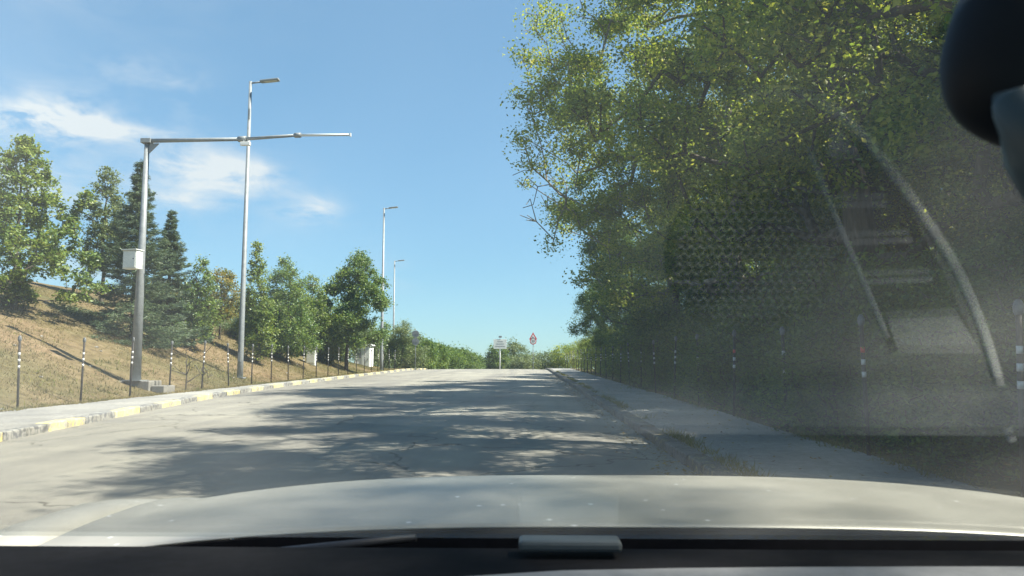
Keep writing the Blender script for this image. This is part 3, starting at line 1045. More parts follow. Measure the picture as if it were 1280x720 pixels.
blades('verge_grass', np.stack([xx, yy, zc(yy) + KH + 0.005], 1), 4, 0.1, 0.009, M['grass'], rs, 'dry grass creeping over the edge of the sunlit pavement', 'grass', 0.9, 0.06)
n = 4000
xx = 4.4 + 6 * rs.uniform(0, 1, n) ** 1.5
yy = 2 + 40 * rs.uniform(0, 1, n) ** 1.3
V, F = leaves(np.stack([xx, yy, G(xx, yy) + 0.02], 1), 1, 0.0, 0.08, rs, up=3)
tag(link('leaf_litter', arr_mesh('leaf_litter', V, F), M['litter']), 'leaf litter on the ground under the wood', 'leaves', kind='stuff')
n = 3800
yy = 2.5 + 60 * rs.uniform(0, 1, n) ** 1.5
xx = np.where(rs.uniform(0, 1, n) < 0.55, XR + KW + np.abs(rs.normal(0, 0.1, n)), XRB - np.abs(rs.normal(0, 0.12, n)) + 0.12)
keep = np.sin(yy * 1.7) + np.sin(yy * 0.63 + 1) + rs.normal(0, 0.5, n) > 0.2
xx, yy = xx[keep], yy[keep]
blades('kerb_weeds', np.stack([xx, yy, zc(yy) + KH], 1), 4, 0.13, 0.008, M['weed'], rs, 'weeds growing along the joints of the shaded pavement', 'weeds', 0.8, 0.05)
n = 2200
xx = np.concatenate([rs.uniform(XR + KW, XRB, n // 3), XR - np.abs(rs.normal(0, 0.35, n - n // 3))])
yy = 2.5 + 55 * rs.uniform(0, 1, n) ** 1.3
zz = np.where(xx > XR, zc(yy) + KH + 0.022, zc(yy) + 0.03)
V, F = leaves(np.stack([xx, yy, zz], 1), 1, 0.0, 0.06, rs, up=4)
tag(link('fallen_leaves', arr_mesh('fallen_leaves', V, F), M['litter']), 'dry fallen leaves scattered along the shaded kerb', 'leaves', kind='stuff')

stone_me = []
for q in range(3):
    bm = bmesh.new()
    bmesh.ops.create_icosphere(bm, subdivisions=1, radius=0.5)
    rq = random.Random(q)
    for v in bm.verts:
        v.co = Vector((v.co.x * rq.uniform(0.8, 1.3), v.co.y * rq.uniform(0.7, 1.1), v.co.z * rq.uniform(0.4, 0.7)))
    me = bpy.data.meshes.new('stone'); bm.to_mesh(me); bm.free()
    me.materials.append(M['pave'])
    stone_me.append(me)
for q in range(34):
    x, y = -12.3 - 5 * rng.random() ** 1.6, 14 + 34 * rng.random() ** 1.2
    o = link('stone', stone_me[q % 3], None, None, (x, y, g(x, y) + 0.01))
    o.scale = [rng.uniform(0.06, 0.17)] * 3
    o.rotation_euler = (0, 0, rng.uniform(0, 6))
    tag(o, 'small pale stone lying in the dry grass of the bank', 'stone', 'stones scattered on the bank')

# ------------------------------------------------------------------ banded posts
def cap_mesh():
    bm = bmesh.new()
    bmesh.ops.create_uvsphere(bm, u_segments=12, v_segments=8, radius=1)
    for v in bm.verts:
        v.co = Vector((v.co.x * 0.045, v.co.y * 0.033, v.co.z * 0.085))
    for f in bm.faces:
        f.smooth = True
    me = bpy.data.meshes.new('cap')
    bm.to_mesh(me); bm.free()
    me.materials.append(M['cap_grey'])
    return me
PM = MB().tube([(0, 0, -0.25), (0, 0, 1.68)], 0.026, 10).mesh('pole'); PM.materials.append(M['post_black'])
CMH = cap_mesh()
BM_ = MB().tube([(0, 0, -0.036), (0, 0, 0.036)], 0.0285, 10).mesh('band'); BM_.materials.append(M['band_white'])
BR_ = MB().tube([(0, 0, -0.036), (0, 0, 0.036)], 0.0285, 10).mesh('band_red'); BR_.materials.append(M['band_red'])
def post(label, x, y, group, red=False):
    t = empty('delineator_post', (x, y, float(zc(y)) + KH), 0)
    tag(t, label, 'post', group)
    t.rotation_euler = (rng.gauss(0, 0.02), rng.gauss(0, 0.02), rng.uniform(-0.6, 0.6))
    t.scale = (1, 1, rng.uniform(0.965, 1.03))
    link('pole', PM, None, t)
    link('cap', CMH, None, t, (0, 0, 1.74))
    for q, zz in enumerate((1.04, 1.2, 1.36)):
        link('band', BR_ if (red and q == 2) else BM_, None, t, (0, 0, zz))
    return t
y = 15.6
while y < 70:
    post('slim black post with white bands and grey cap at the foot of the dry bank', XPL, y, 'banded posts along the bank')
    y += 2.58
YR = [6.9, 9.95, 13.0, 16.3, 19.6, 22.9, 26.2, 29.5, 32.8, 36.1, 39.4, 42.7, 46, 49.3, 52.6, 55.9, 59.2, 62.5, 65.8, 69.1, 72.4, 75.7, 79, 84, 89]
for q, y in enumerate(YR):
    if q in (1, 3):
        post('slim black post with one red band among the white ones, beside the shaded pavement' if q == 3 else 'slim black post with a red top band, second from the car beside the pavement', 4.34, y, 'banded posts along the shaded pavement', True)
    else:
        post('slim black post with white bands and grey cap beside the shaded pavement', 4.34, y, 'banded posts along the shaded pavement')

# ------------------------------------------------------------------ camera mast with arm
YM = 25.5
mb_ = at(169, 476, YM)
mt = at(183, 176, YM)
mast = empty('camera_mast', (mb_.x, YM, mb_.z))
tag(mast, 'thick grey mast with a long horizontal arm reaching over the road, on a concrete block', 'mast')
Hm = mt.z - mb_.z
MB().tube([(0, 0, 0.0), (0, 0, Hm * 0.5), (0, 0, Hm)], [0.185, 0.125, 0.085], 8).build('pole', M['galv'], mast)
MB().box((0, 0, 0.012), (0.62, 0.62, 0.03)).build('base_plate', M['galv'], mast)
a0 = Vector((0, 0, Hm - 0.05))
def mrel(px, py, Y=YM):
    return at(px, py, Y) - Vector((mb_.x, YM, mb_.z))
a1 = mrel(303, 174, YM - 0.3)
a2 = mrel(372, 169, YM - 0.5)
a3 = mrel(438, 168.5, YM - 0.7)
a0 = mrel(184, 176)
arm = MB().tube([a0, a1], [0.075, 0.062], 10).tube([a1, a2], [0.058, 0.05], 10).build('arm', M['galv'], mast)
MB().tube([a2, a3], [0.045, 0.04], 10).build('arm_extension', M['galv_light'], mast)
MB().tube([a2 - (a2 - a1).normalized() * 0.1, a2 + (a3 - a2).normalized() * 0.12], 0.085, 10).build('coupling', M['galv'], mast)
MB().tube([a1 - (a1 - a0).normalized() * 0.14, a1 + (a2 - a1).normalized() * 0.14], 0.1, 10).build('coupling', M['galv'], mast)
MB().box(a3, (0.04, 0.1, 0.12)).build('end_cap', M['galv_light'], mast)
mb2 = MB()
mb2.box((0, 0, Hm - 0.02), (0.34, 0.3, 0.16), bevel=0.01)
mb2.prism([(0.08, Hm - 0.45), (0.1, Hm - 0.1), (0.42, Hm - 0.1)], -0.03, 0.03)
mb2.build('arm_bracket', M['galv'], mast)
cmr = MB()
cr_ = Euler((0, R(35), 0)).to_matrix()
cmr.box(a1 + Vector((0.16, -0.12, -0.2)), (0.34, 0.13, 0.12), rot=None, bevel=0.015)
cam_part = cmr.build('camera_housing', M['white'], mast)
MB().tube([a1 + Vector((0.05, -0.05, 0)), a1 + Vector((0.1, -0.12, -0.16))], 0.022, 6).build('camera_bracket', M['galv'], mast)
bx = mrel(166, 325, YM - 0.42)
cab = MB().box((0, 0, 0), (0.54, 0.3, 0.62), bevel=0.012).build('cabinet', M['cabinet'], mast, (bx.x, bx.y, bx.z))
cab.rotation_euler = (0, 0, R(-14))
MB().box((0, -0.16, 0.0), (0.47, 0.012, 0.54), bevel=0.004).build('cabinet_door', M['cabinet'], cab)
MB().box((0, -0.02, 0.33), (0.6, 0.38, 0.03), bevel=0.004).build('cabinet_roof', M['cabinet'], cab)
MB().tube([(0.17, -0.185, 0.02), (0.17, -0.166, 0.02)], 0.018, 8).build('cabinet_lock', M['black_plastic'], cab)
for dz in (-0.2, 0.2):
    MB().tube([(bx.x, bx.y + 0.1, bx.z + dz), (bx.x + 0.14, 0.0, bx.z + dz)], 0.022, 6).build('cabinet_bracket', M['galv'], mast)
fb = empty('mast_foundation', (mb_.x, YM, 0))
tag(fb, 'long concrete block under the grey camera mast', 'foundation')
MB().box((-0.1, 0.25, mb_.z - 0.3), (1.35, 0.9, 0.6), bevel=0.03).build('block', M['concrete'], fb)
MB().box((0.82, 0.3, mb_.z - 0.46), (0.45, 0.8, 0.6), bevel=0.03).build('slab', M['concrete'], fb)

# ------------------------------------------------------------------ street lamps
def lamp(label, px, Y, py_top, arm_px, group, full=True, r0=0.11):
    X = at(px, 440, Y).x
    zb = g(X, Y) if X < -12 else float(zc(Y)) + KH
    t = empty('street_lamp', (X, Y, zb))
    tag(t, label, 'street lamp', group)
    tp = at(px + (6 if full else 1), py_top, Y)
    H = tp.z - zb
    MB().tube([(0, 0, -0.2), (0, 0, 1.2), (0, 0, H)], [r0 * 1.25, r0 * 1.15, r0 * 0.62], 10).build('pole', M['galv'], t)
    L = arm_px * Y / FPX
    MB().box((0, 0, 0.0), (0.42, 0.42, 0.05)).build('base_plate', M['galv'], t)
    MB().tube([(0, 0, H - 0.08), (L * 0.4, 0, H - 0.02)], 0.042, 8).build('bracket', M['galv'], t)
    hd = MB().box((0, 0, 0), (L * 0.68, 0.3, 0.1), bevel=0.03).build('lamp_head', M['galv'], t, (L * 0.7, 0, H + 0.04))
    hd.rotation_euler = (0, R(-6), 0)
    MB().box((0.05, 0, -0.052), (L * 0.45, 0.24, 0.012)).build('lens', M['lens'], hd)
    if full:
        MB().box((0.02, -0.1, H - 1.6), (0.08, 0.06, 0.5), bevel=0.01).build('sensor_box', M['galv'], t)
        MB().box((0, -0.135, 0.9), (0.12, 0.03, 0.35), bevel=0.005).build('access_door', M['galv'], t)
    return t
lamp('tall street lamp standing alone between the banded posts and crossing the mast arm', 301, 34.5, 102, 36, 'street lamps along the road')
lamp('street lamp rising beside the full green tree near the white cabin', 477, 66, 260, 17, 'street lamps along the road', False, 0.12)
lamp('farthest street lamp, its foot hidden by the tall feathery bush', 491.5, 97, 326, 12, 'street lamps along the road', False, 0.12)

# ------------------------------------------------------------------ cabin, box, signs at the crest
hb_ = base(455, 68)
cabn = empty('white_cabin', (hb_[0], 68, float(zc(68)) + 0.1))
tag(cabn, 'small white cabin half hidden behind the full green tree', 'cabin')
MB().box((0, 0, 1.1), (1.35, 1.5, 2.2), bevel=0.02).build('wall', M['white'], cabn)
MB().box((0, 0, 2.26), (1.6, 1.75, 0.12), bevel=0.02).build('roof', M['white'], cabn)
dr = MB().box((0.28, -0.765, 0.98), (0.66, 0.04, 1.9), bevel=0.006).build('door', M['cabinet'], cabn)
MB().box((0.5, -0.8, 1.0), (0.04, 0.04, 0.14)).build('handle', M['black_plastic'], dr)
MB().box((-0.35, -0.765, 1.45), (0.45, 0.035, 0.7)).build('window', M['sign_back'], cabn)
ub = base(389, 50)
ubx = empty('utility_box', ub)
tag(ubx, 'pale grey green utility box among the trees at the foot of the bank', 'utility box')
MB().box((0, 0, 0.45), (0.62, 0.45, 1.1), bevel=0.03).build('body', M['cabinet'], ubx)
MB().box((0, -0.235, 0.5), (0.5, 0.02, 0.8), bevel=0.005).build('door', M['cabinet'], ubx)
MB().box((0, 0, 1.02), (0.7, 0.53, 0.05), bevel=0.01).build('lid', M['cabinet'], ubx)

YS = 76
sb = at(519, 462, YS)
sg = empty('round_sign_pair', (sb.x, YS, float(zc(YS)) + KH))
tag(sg, 'two round traffic signs seen from behind, one above the other on a pole', 'sign')
zt = at(519, 413, YS).z - sg.location.z
MB().tube([(0, 0, -0.2), (0, 0, zt + 0.1)], 0.035, 8).build('pole', M['galv'], sg)
for dz in (-0.36, -1.12):
    d = MB().tube([(0, -0.055, zt + dz), (0, -0.04, zt + dz)], 0.36, 24).build('disc', M['sign_back'], sg)
    MB().box((0, -0.068, zt + dz), (0.5, 0.02, 0.05)).build('clamp_bar', M['galv'], d)

def text_mesh(body, size, depth=0.004):
    cu = bpy.data.curves.new('text', 'FONT')
    cu.body = body
    cu.size = size
    cu.align_x = 'CENTER'
    cu.align_y = 'CENTER'
    cu.extrude = depth
    o = bpy.data.objects.new('text', cu)
    C.objects.link(o)
    dg = bpy.context.evaluated_depsgraph_get()
    me = bpy.data.meshes.new_from_object(o.evaluated_get(dg))
    bpy.data.objects.remove(o)
    return me


YW = 80
wb = at(666.5, 462, YW)
wz = float(zc(YW)) + 0.05
ws = empty('warning_sign', (wb.x, YW, wz))
tag(ws, 'red triangle warning sign above a round red and white 30 speed limit sign', 'sign')
MB().tube([(0, 0.06, -0.2), (0, 0.06, at(667, 415, YW).z - wz)], 0.035, 8).build('pole', M['galv'], ws)
def tri(c, s):
    return [(0, c + s), (-0.92 * s, c - 0.6 * s), (0.92 * s, c - 0.6 * s)]
zT = at(667, 421, YW).z - wz
zD = at(667, 426.6, YW).z - wz
tb = MB().prism(tri(zT, 0.47), -0.004, 0.02).build('triangle', M['sign_red'], ws)
MB().prism(tri(zT - 0.01, 0.27), -0.012, -0.006).build('panel', M['white'], tb)
MB().box((-0.05, -0.018, zT - 0.06), (0.07, 0.008, 0.15)).box((0.04, -0.018, zT - 0.08), (0.05, 0.008, 0.11)).build('symbol', M['sign_black'], tb)
db = MB().tube([(0, -0.004, zD), (0, 0.02, zD)], 0.345, 28).build('disc', M['sign_red'], ws)
MB().tube([(0, -0.012, zD), (0, -0.006, zD)], 0.265, 28).build('panel', M['white'], db)
nm = text_mesh('30', 0.36)
nm.materials.append(M['sign_black'])
nt_ = link('number', nm, None, db, (0, -0.018, zD))
nt_.rotation_euler = (R(90), 0, 0)

YB = 82
bb = at(625, 463, YB)
bz = float(zc(YB)) + 0.05
nb_ = empty('notice_board', (bb.x, YB, bz))
tag(nb_, 'white notice board on a single white post at the crest', 'notice board')
z1 = at(625, 424, YB).z - bz
z2 = at(625, 436, YB).z - bz
MB().tube([(0, 0.05, -0.2), (0, 0.05, z1 + 0.02)], 0.06, 10).build('post', M['white'], nb_)
bd = MB().box((0, 0, (z1 + z2) / 2), (1.4, 0.06, z1 - z2), bevel=0.01).build('board', M['cabinet'], nb_)
for q in range(3):
    MB().box((0, -0.035, z2 + (z1 - z2) * (0.25 + 0.25 * q)), (1.1 - 0.25 * q, 0.008, 0.06)).build('text_line', M['sign_back'], bd)
MB().box((0.02, 0, z1 + 0.26), (0.34, 0.12, 0.2), bevel=0.01).build('lamp_box', M['sign_back'], nb_)
MB().tube([(0.0, 0.02, z1 - 0.02), (0.0, 0.02, z1 + 0.2)], 0.02, 6).build('lamp_stalk', M['white'], nb_)


# ------------------------------------------------------------------ the car the camera rides in
def car_paint():
    m, n, l, b = nodes_of('silver_car_paint')
    t = n.new('ShaderNodeTexCoord')
    z = n.new('ShaderNodeTexNoise')
    z.inputs['Scale'].default_value = 5
    z.inputs['Detail'].default_value = 8
    z.inputs['Roughness'].default_value = 0.65
    l.new(t.outputs['Object'], z.inputs['Vector'])
    r = ramp(n, [(0.3, (0.3, 0.288, 0.248)), (0.7, (0.4, 0.385, 0.335))])
    l.new(z.outputs['Fac'], r.inputs[0])
    # dried drops and dirt specks
    v = n.new('ShaderNodeTexVoronoi')
    v.inputs['Scale'].default_value = 34
    v.inputs['Randomness'].default_value = 1
    l.new(t.outputs['Object'], v.inputs['Vector'])
    rs_ = ramp(n, [(0.0, (0.9, 0.9, 0.9)), (0.07, (0.8, 0.8, 0.8)), (0.18, (0, 0, 0))])
    l.new(v.outputs['Distance'], rs_.inputs[0])
    rk = ramp(n, [(0.72, (0, 0, 0)), (0.74, (1, 1, 1))])
    l.new(v.outputs['Color'], rk.inputs[0])
    mu = n.new('ShaderNodeMath')
    mu.operation = 'MULTIPLY'
    l.new(rs_.outputs[0], mu.inputs[0])
    l.new(rk.outputs[0], mu.inputs[1])
    mm = n.new('ShaderNodeMix')
    mm.data_type = 'RGBA'
    l.new(mu.outputs[0], mm.inputs[0])
    l.new(r.outputs[0], mm.inputs[6])
    mm.inputs[7].default_value = (0.92, 0.91, 0.88, 1)
    l.new(mm.outputs[2], b.inputs['Base Color'])
    b.inputs['Metallic'].default_value = 0.35
    rr = n.new('ShaderNodeMapRange')
    rr.inputs['To Min'].default_value = 0.36
    rr.inputs['To Max'].default_value = 0.55
    l.new(z.outputs['Fac'], rr.inputs['Value'])
    l.new(rr.outputs[0], b.inputs['Roughness'])
    b.inputs['Coat Weight'].default_value = 0.12
    b.inputs['Coat Roughness'].default_value = 0.35
    return m


def pane():
    """clear laminated glass: reflection by angle at each face, plus a thin film of dust"""
    m, n, l, b = nodes_of('windscreen_glass')
    n.remove(b)
    ge = n.new('ShaderNodeNewGeometry')
    dt = n.new('ShaderNodeVectorMath')
    dt.operation = 'DOT_PRODUCT'
    l.new(ge.outputs['Incoming'], dt.inputs[0])
    l.new(ge.outputs['Normal'], dt.inputs[1])
    def ma(op, a, c=None):
        x = n.new('ShaderNodeMath')
        x.operation = op
        for k, q in enumerate((a, c)):
            if q is None: continue
            if isinstance(q, (int, float)): x.inputs[k].default_value = q
            else: l.new(q, x.inputs[k])
        return x.outputs[0]
    f = ma('POWER', ma('SUBTRACT', 1.0, ma('ABSOLUTE', dt.outputs['Value'])), 4.3)
    f = ma('ADD', ma('MULTIPLY', f, 0.955), 0.045)
    tr = n.new('ShaderNodeBsdfTransparent')
    tr.inputs['Color'].default_value = (0.965, 0.985, 0.975, 1)
    gl = n.new('ShaderNodeBsdfGlossy')
    gl.inputs['Roughness'].default_value = 0.0
    gl.inputs['Color'].default_value = (1, 1, 1, 1)
    m1 = n.new('ShaderNodeMixShader')
    l.new(f, m1.inputs[0])
    l.new(tr.outputs[0], m1.inputs[1])
    l.new(gl.outputs[0], m1.inputs[2])
    tc_ = n.new('ShaderNodeTexCoord')
    z = n.new('ShaderNodeTexNoise')
    z.inputs['Scale'].default_value = 7
    z.inputs['Detail'].default_value = 8
    l.new(tc_.outputs['Object'], z.inputs['Vector'])
    mr = n.new('ShaderNodeMapRange')
    mr.inputs['To Min'].default_value = DUST * 0.5
    mr.inputs['To Max'].default_value = DUST * 1.5
    l.new(z.outputs['Fac'], mr.inputs['Value'])
    df = n.new('ShaderNodeBsdfTranslucent')
    df.inputs['Color'].default_value = (0.85, 0.84, 0.8, 1)
    m2 = n.new('ShaderNodeMixShader')
    l.new(mr.outputs[0], m2.inputs[0])
    l.new(m1.outputs[0], m2.inputs[1])
    l.new(df.outputs[0], m2.inputs[2])
    l.new(m2.outputs[0], n['Material Output'].inputs['Surface'])
    return m


DUST = 0.028
M['paint'] = car_paint()
M['glass'] = pane()
M['dash'] = surf('dashboard_grey', [(0.3, (0.09, 0.09, 0.093)), (0.7, (0.13, 0.13, 0.133))], 14, 6, 0.8, 0.08, 260)
M['dash_dark'] = surf('dashboard_black', [(0.3, (0.006, 0.006, 0.007)), (0.7, (0.009, 0.009, 0.011))], 60, 5, 0.9, 0.0, 260, spec=0.08)
M['trim'] = surf('dashboard_trim', [(0.3, (0.36, 0.36, 0.355)), (0.7, (0.52, 0.52, 0.5))], 30, 4, 0.45, 0)
M['plate'] = surf('grey_plate', [(0.3, (0.07, 0.078, 0.082)), (0.7, (0.1, 0.108, 0.112))], 12, 4, 0.5, 0)
M['mirror_shell'] = surf('mirror_shell', [(0.3, (0.006, 0.008, 0.012)), (0.7, (0.01, 0.013, 0.018))], 12, 4, 0.55, 0, spec=0.2)
M['mirror_stem'] = surf('mirror_stem', [(0.3, (0.035, 0.055, 0.065)), (0.7, (0.05, 0.075, 0.085))], 12, 4, 0.4, 0, spec=0.3)
M['pad_mesh'] = surf('speaker_mesh_grey', [(0.3, (0.23, 0.23, 0.23)), (0.7, (0.31, 0.31, 0.305))], 60, 4, 0.6, 0)
M['rubber'] = surf('tyre_rubber', [(0.3, (0.02, 0.02, 0.02)), (0.7, (0.035, 0.035, 0.035))], 20, 4, 0.85, 0.2, 80)

XC = 0.17
car = empty('car', (XC, 0, float(zc(0)) + 0.06))
ZB = car.location.z
tag(car, 'dusty silver car with its bonnet in front of the camera on the road', 'car')
hy = [1.02, 1.2, 1.4, 1.5, 1.6, 1.75, 1.88, 1.98, 2.04]
hz = [1.191, 1.202, 1.202, 1.192, 1.176, 1.138, 1.08, 1.0, 0.86]
def hoodz(u, y):
    return np.interp(y, hy, hz) * 1.0 - 0.066 * (np.abs(u) / 0.9) ** 3
def smooth_h(u, y):
    return sum(hoodz(u, y + d) for d in (-0.06, -0.03, 0, 0.03, 0.06)) / 5 - ZB
def shell(name, xs_, ys_, zf, mat, parent, thick=0.0012):
    me = grid_mesh(name, xs_, ys_, zf)
    o = link(name, me, mat, parent)
    bm = bmesh.new(); bm.from_mesh(me)
    bmesh.ops.solidify(bm, geom=bm.faces[:], thickness=thick)
    bm.normal_update()
    for f in bm.faces: f.smooth = abs(f.normal.z) > 0.7 or f.normal.y > 0.3
    bm.to_mesh(me); bm.free()
    return o
uu = np.linspace(-0.9, 0.9, 45)
yyh = np.linspace(1.02, 2.03, 41)
def hood_f(u, y):
    # raised shoulder line along each edge of the bonnet
    return smooth_h(u, y) + 0.012 * np.exp(-((np.abs(u) - 0.86) / 0.022) ** 2)
shell('bonnet', uu, yyh, hood_f, M['paint'], car)
for s in (-1, 1):
    fu = np.array([0.906, 0.916, 0.945, 0.98, 1.01, 1.03, 1.04, 1.043])
    dr_ = np.array([0.075, 0.058, 0.05, 0.05, 0.062, 0.1, 0.2, 0.55])
    V = []
    fy = np.linspace(0.7, 2.0, 27)
    for y in fy:
        zc0 = float(np.interp(y, [0.7] + hy, [1.178] + hz)) - ZB
        for u_, d_ in zip(fu, dr_):
            V.append((s * u_, y, zc0 - d_))
    nn = len(fu)
    F = [(r * nn + k, r * nn + k + 1, (r + 1) * nn + k + 1, (r + 1) * nn + k) for r in range(len(fy) - 1) for k in range(nn - 1)]
    me = arr_mesh('fender', V, F, True)
    bm = bmesh.new(); bm.from_mesh(me)
    bmesh.ops.recalc_face_normals(bm, faces=bm.faces)
    bm.to_mesh(me); bm.free()
    link('fender', me, M['paint'], car)
    # door panel and roof pillar
    MB().box((s * 1.01, -0.75, 0.72 - ZB), (0.06, 2.86, 0.76), bevel=0.02).build('door', M['paint'], car)
    MB().tube([(s * 0.965, 0.86, 1.17 - ZB), (s * 0.87, 0.42, 1.47 - ZB), (s * 0.755, -0.13, 1.8 - ZB)], 0.035, 8).build('pillar', M['paint'], car)
    for yw in (1.22, -1.5):
        w = MB().tube([(s * 0.7, yw, 0.415 - ZB), (s * 0.93, yw, 0.415 - ZB)], 0.355, 28).build('wheel', M['rubber'], car)
        MB().tube([(s * 0.925, yw, 0.415 - ZB), (s * 0.94, yw, 0.415 - ZB)], 0.23, 20).build('rim', M['galv'], w)
MB().box((0, 2.03, 0.6 - ZB), (1.84, 0.14, 0.46), bevel=0.05).build('bumper', M['paint'], car)
MB().box((0, -1.2, 1.83 - ZB), (1.52, 2.1, 0.04), bevel=0.015).build('roof', M['paint'], car)
MB().box((0, -2.3, 0.9 - ZB), (1.84, 0.3, 1.1), bevel=0.05).build('tailgate', M['paint'], car)
MB().box((0, -0.1, 0.3 - ZB), (1.7, 3.9, 0.06)).build('underbody', M['dash_dark'], car)
# windscreen: flat pane raked 30 degrees
GB = Vector((0, 0.90, 1.205))
GT = math.tan(R(30))
gy0, gy1 = 0.905, -0.13
V = []
for (y, hw) in ((gy0, 0.93), (gy1, 0.72)):
    for s in (-1, 1):
        V.append((s * hw, y, GB.z + (GB.y - y) * GT - ZB))
nv = Vector((0, math.sin(R(30)), math.cos(R(30)))) * 0.005
V += [(v[0], v[1] + nv.y, v[2] + nv.z) for v in V]
F = [(0, 1, 3, 2), (4, 6, 7, 5), (0, 4, 5, 1), (2, 3, 7, 6), (0, 2, 6, 4), (1, 5, 7, 3)]
me = arr_mesh('windscreen', V, F)
bm = bmesh.new(); bm.from_mesh(me)
bmesh.ops.recalc_face_normals(bm, faces=bm.faces)
bm.to_mesh(me); bm.free()
link('windscreen', me, M['glass'], car)
# cowl and wiper
MB().box((0, 0.965, 1.12 - ZB), (1.64, 0.12, 0.03)).build('cowl', M['dash_dark'], car)
V = []
for u_ in np.linspace(-0.9, 0.9, 31):
    zt_ = float(hood_f(u_, 1.02)) - 0.003
    V += [(u_, 1.016, zt_ - 0.12), (u_, 1.016, zt_), (u_, 1.024, zt_), (u_, 1.024, zt_ - 0.12)]
F = [(k * 4 + j, k * 4 + j + 1, k * 4 + 5 + j, k * 4 + 4 + j) for k in range(30) for j in range(3)]
link('bonnet_seal', arr_mesh('bonnet_seal', V, F), M['dash_dark'], car)
wa_, wb_ = at(300, 698, 0.975), at(520, 672, 0.955)
wp = MB().tube([wa_ - Vector((XC, 0, ZB)), wb_ - Vector((XC, 0, ZB))], [0.009, 0.005], 8).build('wiper', M['black_plastic'], car)
# dashboard
DZ = 1.197
dash = MB().box((0, 0.44, DZ - 0.06 - ZB), (1.86, 0.64, 0.12), bevel=0.02).build('dashboard', M['dash'], car)
MB().box((0, 0.83, DZ - 0.06 - ZB + 0.001), (1.86, 0.138, 0.11), bevel=0.004).build('defroster_strip', M['dash_dark'], dash)
MB().box((0, 0.14, 0.9 - ZB), (1.62, 0.1, 0.5), bevel=0.02).build('lower_dashboard', M['dash_dark'], car)
pl = at(712, 673, 0.86)
MB().box((pl.x - XC, 0.862, DZ + 0.009 - ZB), (0.112, 0.035, 0.012), bevel=0.004).build('sensor_plate', M['plate'], dash)


def refl(px, py):
    """where on the dashboard the glass mirrors what is seen in this direction"""
    d = pdir(px, py)
    n = Vector((0, -math.sin(R(30)), -math.cos(R(30))))
    t = (GB - CAM).dot(n) / d.dot(n)
    p = CAM + d * t
    r = d - 2 * d.dot(n) * n
    q = p + r * ((DZ - p.z) / r.z)
    return Vector((q.x - XC, q.y, DZ - ZB))


def ribbon(name, pts, w, h, mat, parent):
    q = [refl(*p) for p in pts]
    # resample smoothly
    fine = []
    for k in range(len(q) - 1):
        p0, p1, p2, p3 = q[max(k - 1, 0)], q[k], q[k + 1], q[min(k + 2, len(q) - 1)]
        for t in np.linspace(0, 1, 6, endpoint=False):
            fine.append(0.5 * ((2 * p1) + (p2 - p0) * t + (2 * p0 - 5 * p1 + 4 * p2 - p3) * t * t + (3 * p1 - p0 - 3 * p2 + p3) * t ** 3))
    fine.append(q[-1])
    V, F = [], []
    for k, p in enumerate(fine):
        t = (fine[min(k + 1, len(fine) - 1)] - fine[max(k - 1, 0)]).normalized()
        s = Vector((-t.y, t.x, 0)) * w / 2
        for o_, zz in ((s, -0.002), (s, h * 0.7), (s * 0.5, h), (-s * 0.5, h), (-s, h * 0.7), (-s, -0.002)):
            V.append((p.x + o_.x, p.y + o_.y, p.z + zz))
    for k in range(len(fine) - 1):
        for j in range(5):
            F.append((k * 6 + j, k * 6 + j + 1, (k + 1) * 6 + j + 1, (k + 1) * 6 + j))
    me = arr_mesh(name, V, F, True)
    bm = bmesh.new(); bm.from_mesh(me)
    bmesh.ops.recalc_face_normals(bm, faces=bm.faces)
    bm.to_mesh(me); bm.free()
    return link(name, me, mat, parent)


def patch(name, pts, mat, parent, z0=0.001, z1=0.003):
    q = [refl(*p) for p in pts]
    mbp = MB()
    lo = [mbp.bm.verts.new((p.x, p.y, p.z - 0.001)) for p in q]
    hi = [mbp.bm.verts.new((p.x, p.y, p.z + z1)) for p in q]
    mbp.bm.faces.new(hi)
    for k in range(len(q)):
        j = (k + 1) % len(q)
        mbp.bm.faces.new((lo[k], lo[j], hi[j], hi[k]))
    return mbp.build(name, mat, parent)


# demister well (dark) with its frame, vanes and the curved trim beside it; speaker mesh
patch('vent_well', [(1020, 165), (1075, 175), (1130, 250), (1180, 345), (1225, 440), (1112, 440), (1075, 340), (1040, 250)], M['dash_dark'], dash, z1=0.001)
ribbon('trim_strip', [(925, 122), (990, 122), (1040, 138), (1090, 185), (1150, 265), (1200, 345), (1235, 430), (1256, 510), (1264, 550)], 0.0088, 0.004, M['trim'], dash)
ribbon('vent_frame', [(1012, 190), (1040, 262), (1072, 335), (1108, 420)], 0.005, 0.004, M['trim'], dash)
for a, b2 in (((1040, 256), (1106, 254)), ((1062, 302), (1138, 299)), ((1082, 351), (1163, 348))):
    ribbon('vent_vane', [a, ((a[0] + b2[0]) / 2, (a[1] + b2[1]) / 2), b2], 0.006, 0.004, M['trim'], dash)
patch('vent_cap', [(1108, 398), (1195, 394), (1226, 440), (1122, 440)], M['pad_mesh'], dash, z1=0.003)
patch('vent_cap', [(1030, 196), (1048, 160), (1078, 200)], M['pad_mesh'], dash, z1=0.003)
gc = refl(945, 318)
gr = 0.088
sp_ = MB().tube([(gc.x, gc.y, gc.z - 0.002), (gc.x, gc.y, gc.z + 0.001)], gr, 40).build('speaker', M['dash_dark'], dash)
mbm = MB()
step = 0.0092
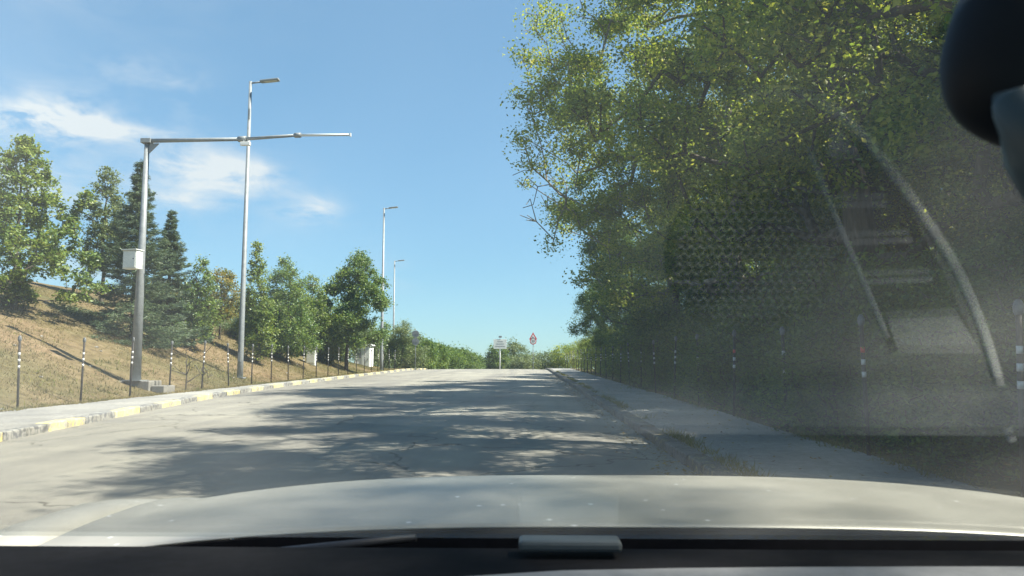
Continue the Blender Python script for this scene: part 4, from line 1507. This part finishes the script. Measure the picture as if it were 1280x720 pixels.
for ix in range(-11, 12):
    for iy in range(-11, 12):
        x, y = ix * step, iy * step
        if x * x + y * y > (gr - 0.006) ** 2:
            continue
        a = R(38) if iy % 2 else R(-38)
        mbm.box((gc.x + x, gc.y + y, gc.z + 0.0025), (0.0125, 0.0036, 0.003), rot=None) if False else None
        c_, s_ = math.cos(a) * 0.0056, math.sin(a) * 0.0056
        mbm.tube([(gc.x + x - c_, gc.y + y - s_, gc.z + 0.002), (gc.x + x + c_, gc.y + y + s_, gc.z + 0.002)], 0.0015, 5)
gm = mbm.build('speaker_mesh', M['pad_mesh'], sp_)
gm['kind'] = 'stuff'
# interior mirror housing with its stem
mc = at(1300, 62, 0.31) - Vector((XC, 0, ZB))
bm = bmesh.new()
bmesh.ops.create_uvsphere(bm, u_segments=40, v_segments=28, radius=1)
def sq(v, e):
    return math.copysign(abs(v) ** e, v)
for v in bm.verts:
    v.co = Vector((sq(v.co.x, 0.8) * 0.0375, sq(v.co.y, 0.9) * 0.02, sq(v.co.z, 0.8) * 0.044))
for f in bm.faces: f.smooth = True
me = bpy.data.meshes.new('mirror_housing'); bm.to_mesh(me); bm.free()
mh = link('mirror_housing', me, M['mirror_shell'], car, mc)
mh.rotation_euler = (0, R(20), 0)
st0, st1, st2 = [at(px, py, 0.28) - Vector((XC, 0, ZB)) for px, py in ((1272, 128), (1296, 190), (1345, 270))]
MB().tube([st0 + Vector((0, 0.012, 0.006)), st0, st1, st2], [0.002, 0.009, 0.0115, 0.012], 16).build('mirror_stem', M['mirror_stem'], car)

# added front strip of the dashboard top, daylight on it painted as paler grey
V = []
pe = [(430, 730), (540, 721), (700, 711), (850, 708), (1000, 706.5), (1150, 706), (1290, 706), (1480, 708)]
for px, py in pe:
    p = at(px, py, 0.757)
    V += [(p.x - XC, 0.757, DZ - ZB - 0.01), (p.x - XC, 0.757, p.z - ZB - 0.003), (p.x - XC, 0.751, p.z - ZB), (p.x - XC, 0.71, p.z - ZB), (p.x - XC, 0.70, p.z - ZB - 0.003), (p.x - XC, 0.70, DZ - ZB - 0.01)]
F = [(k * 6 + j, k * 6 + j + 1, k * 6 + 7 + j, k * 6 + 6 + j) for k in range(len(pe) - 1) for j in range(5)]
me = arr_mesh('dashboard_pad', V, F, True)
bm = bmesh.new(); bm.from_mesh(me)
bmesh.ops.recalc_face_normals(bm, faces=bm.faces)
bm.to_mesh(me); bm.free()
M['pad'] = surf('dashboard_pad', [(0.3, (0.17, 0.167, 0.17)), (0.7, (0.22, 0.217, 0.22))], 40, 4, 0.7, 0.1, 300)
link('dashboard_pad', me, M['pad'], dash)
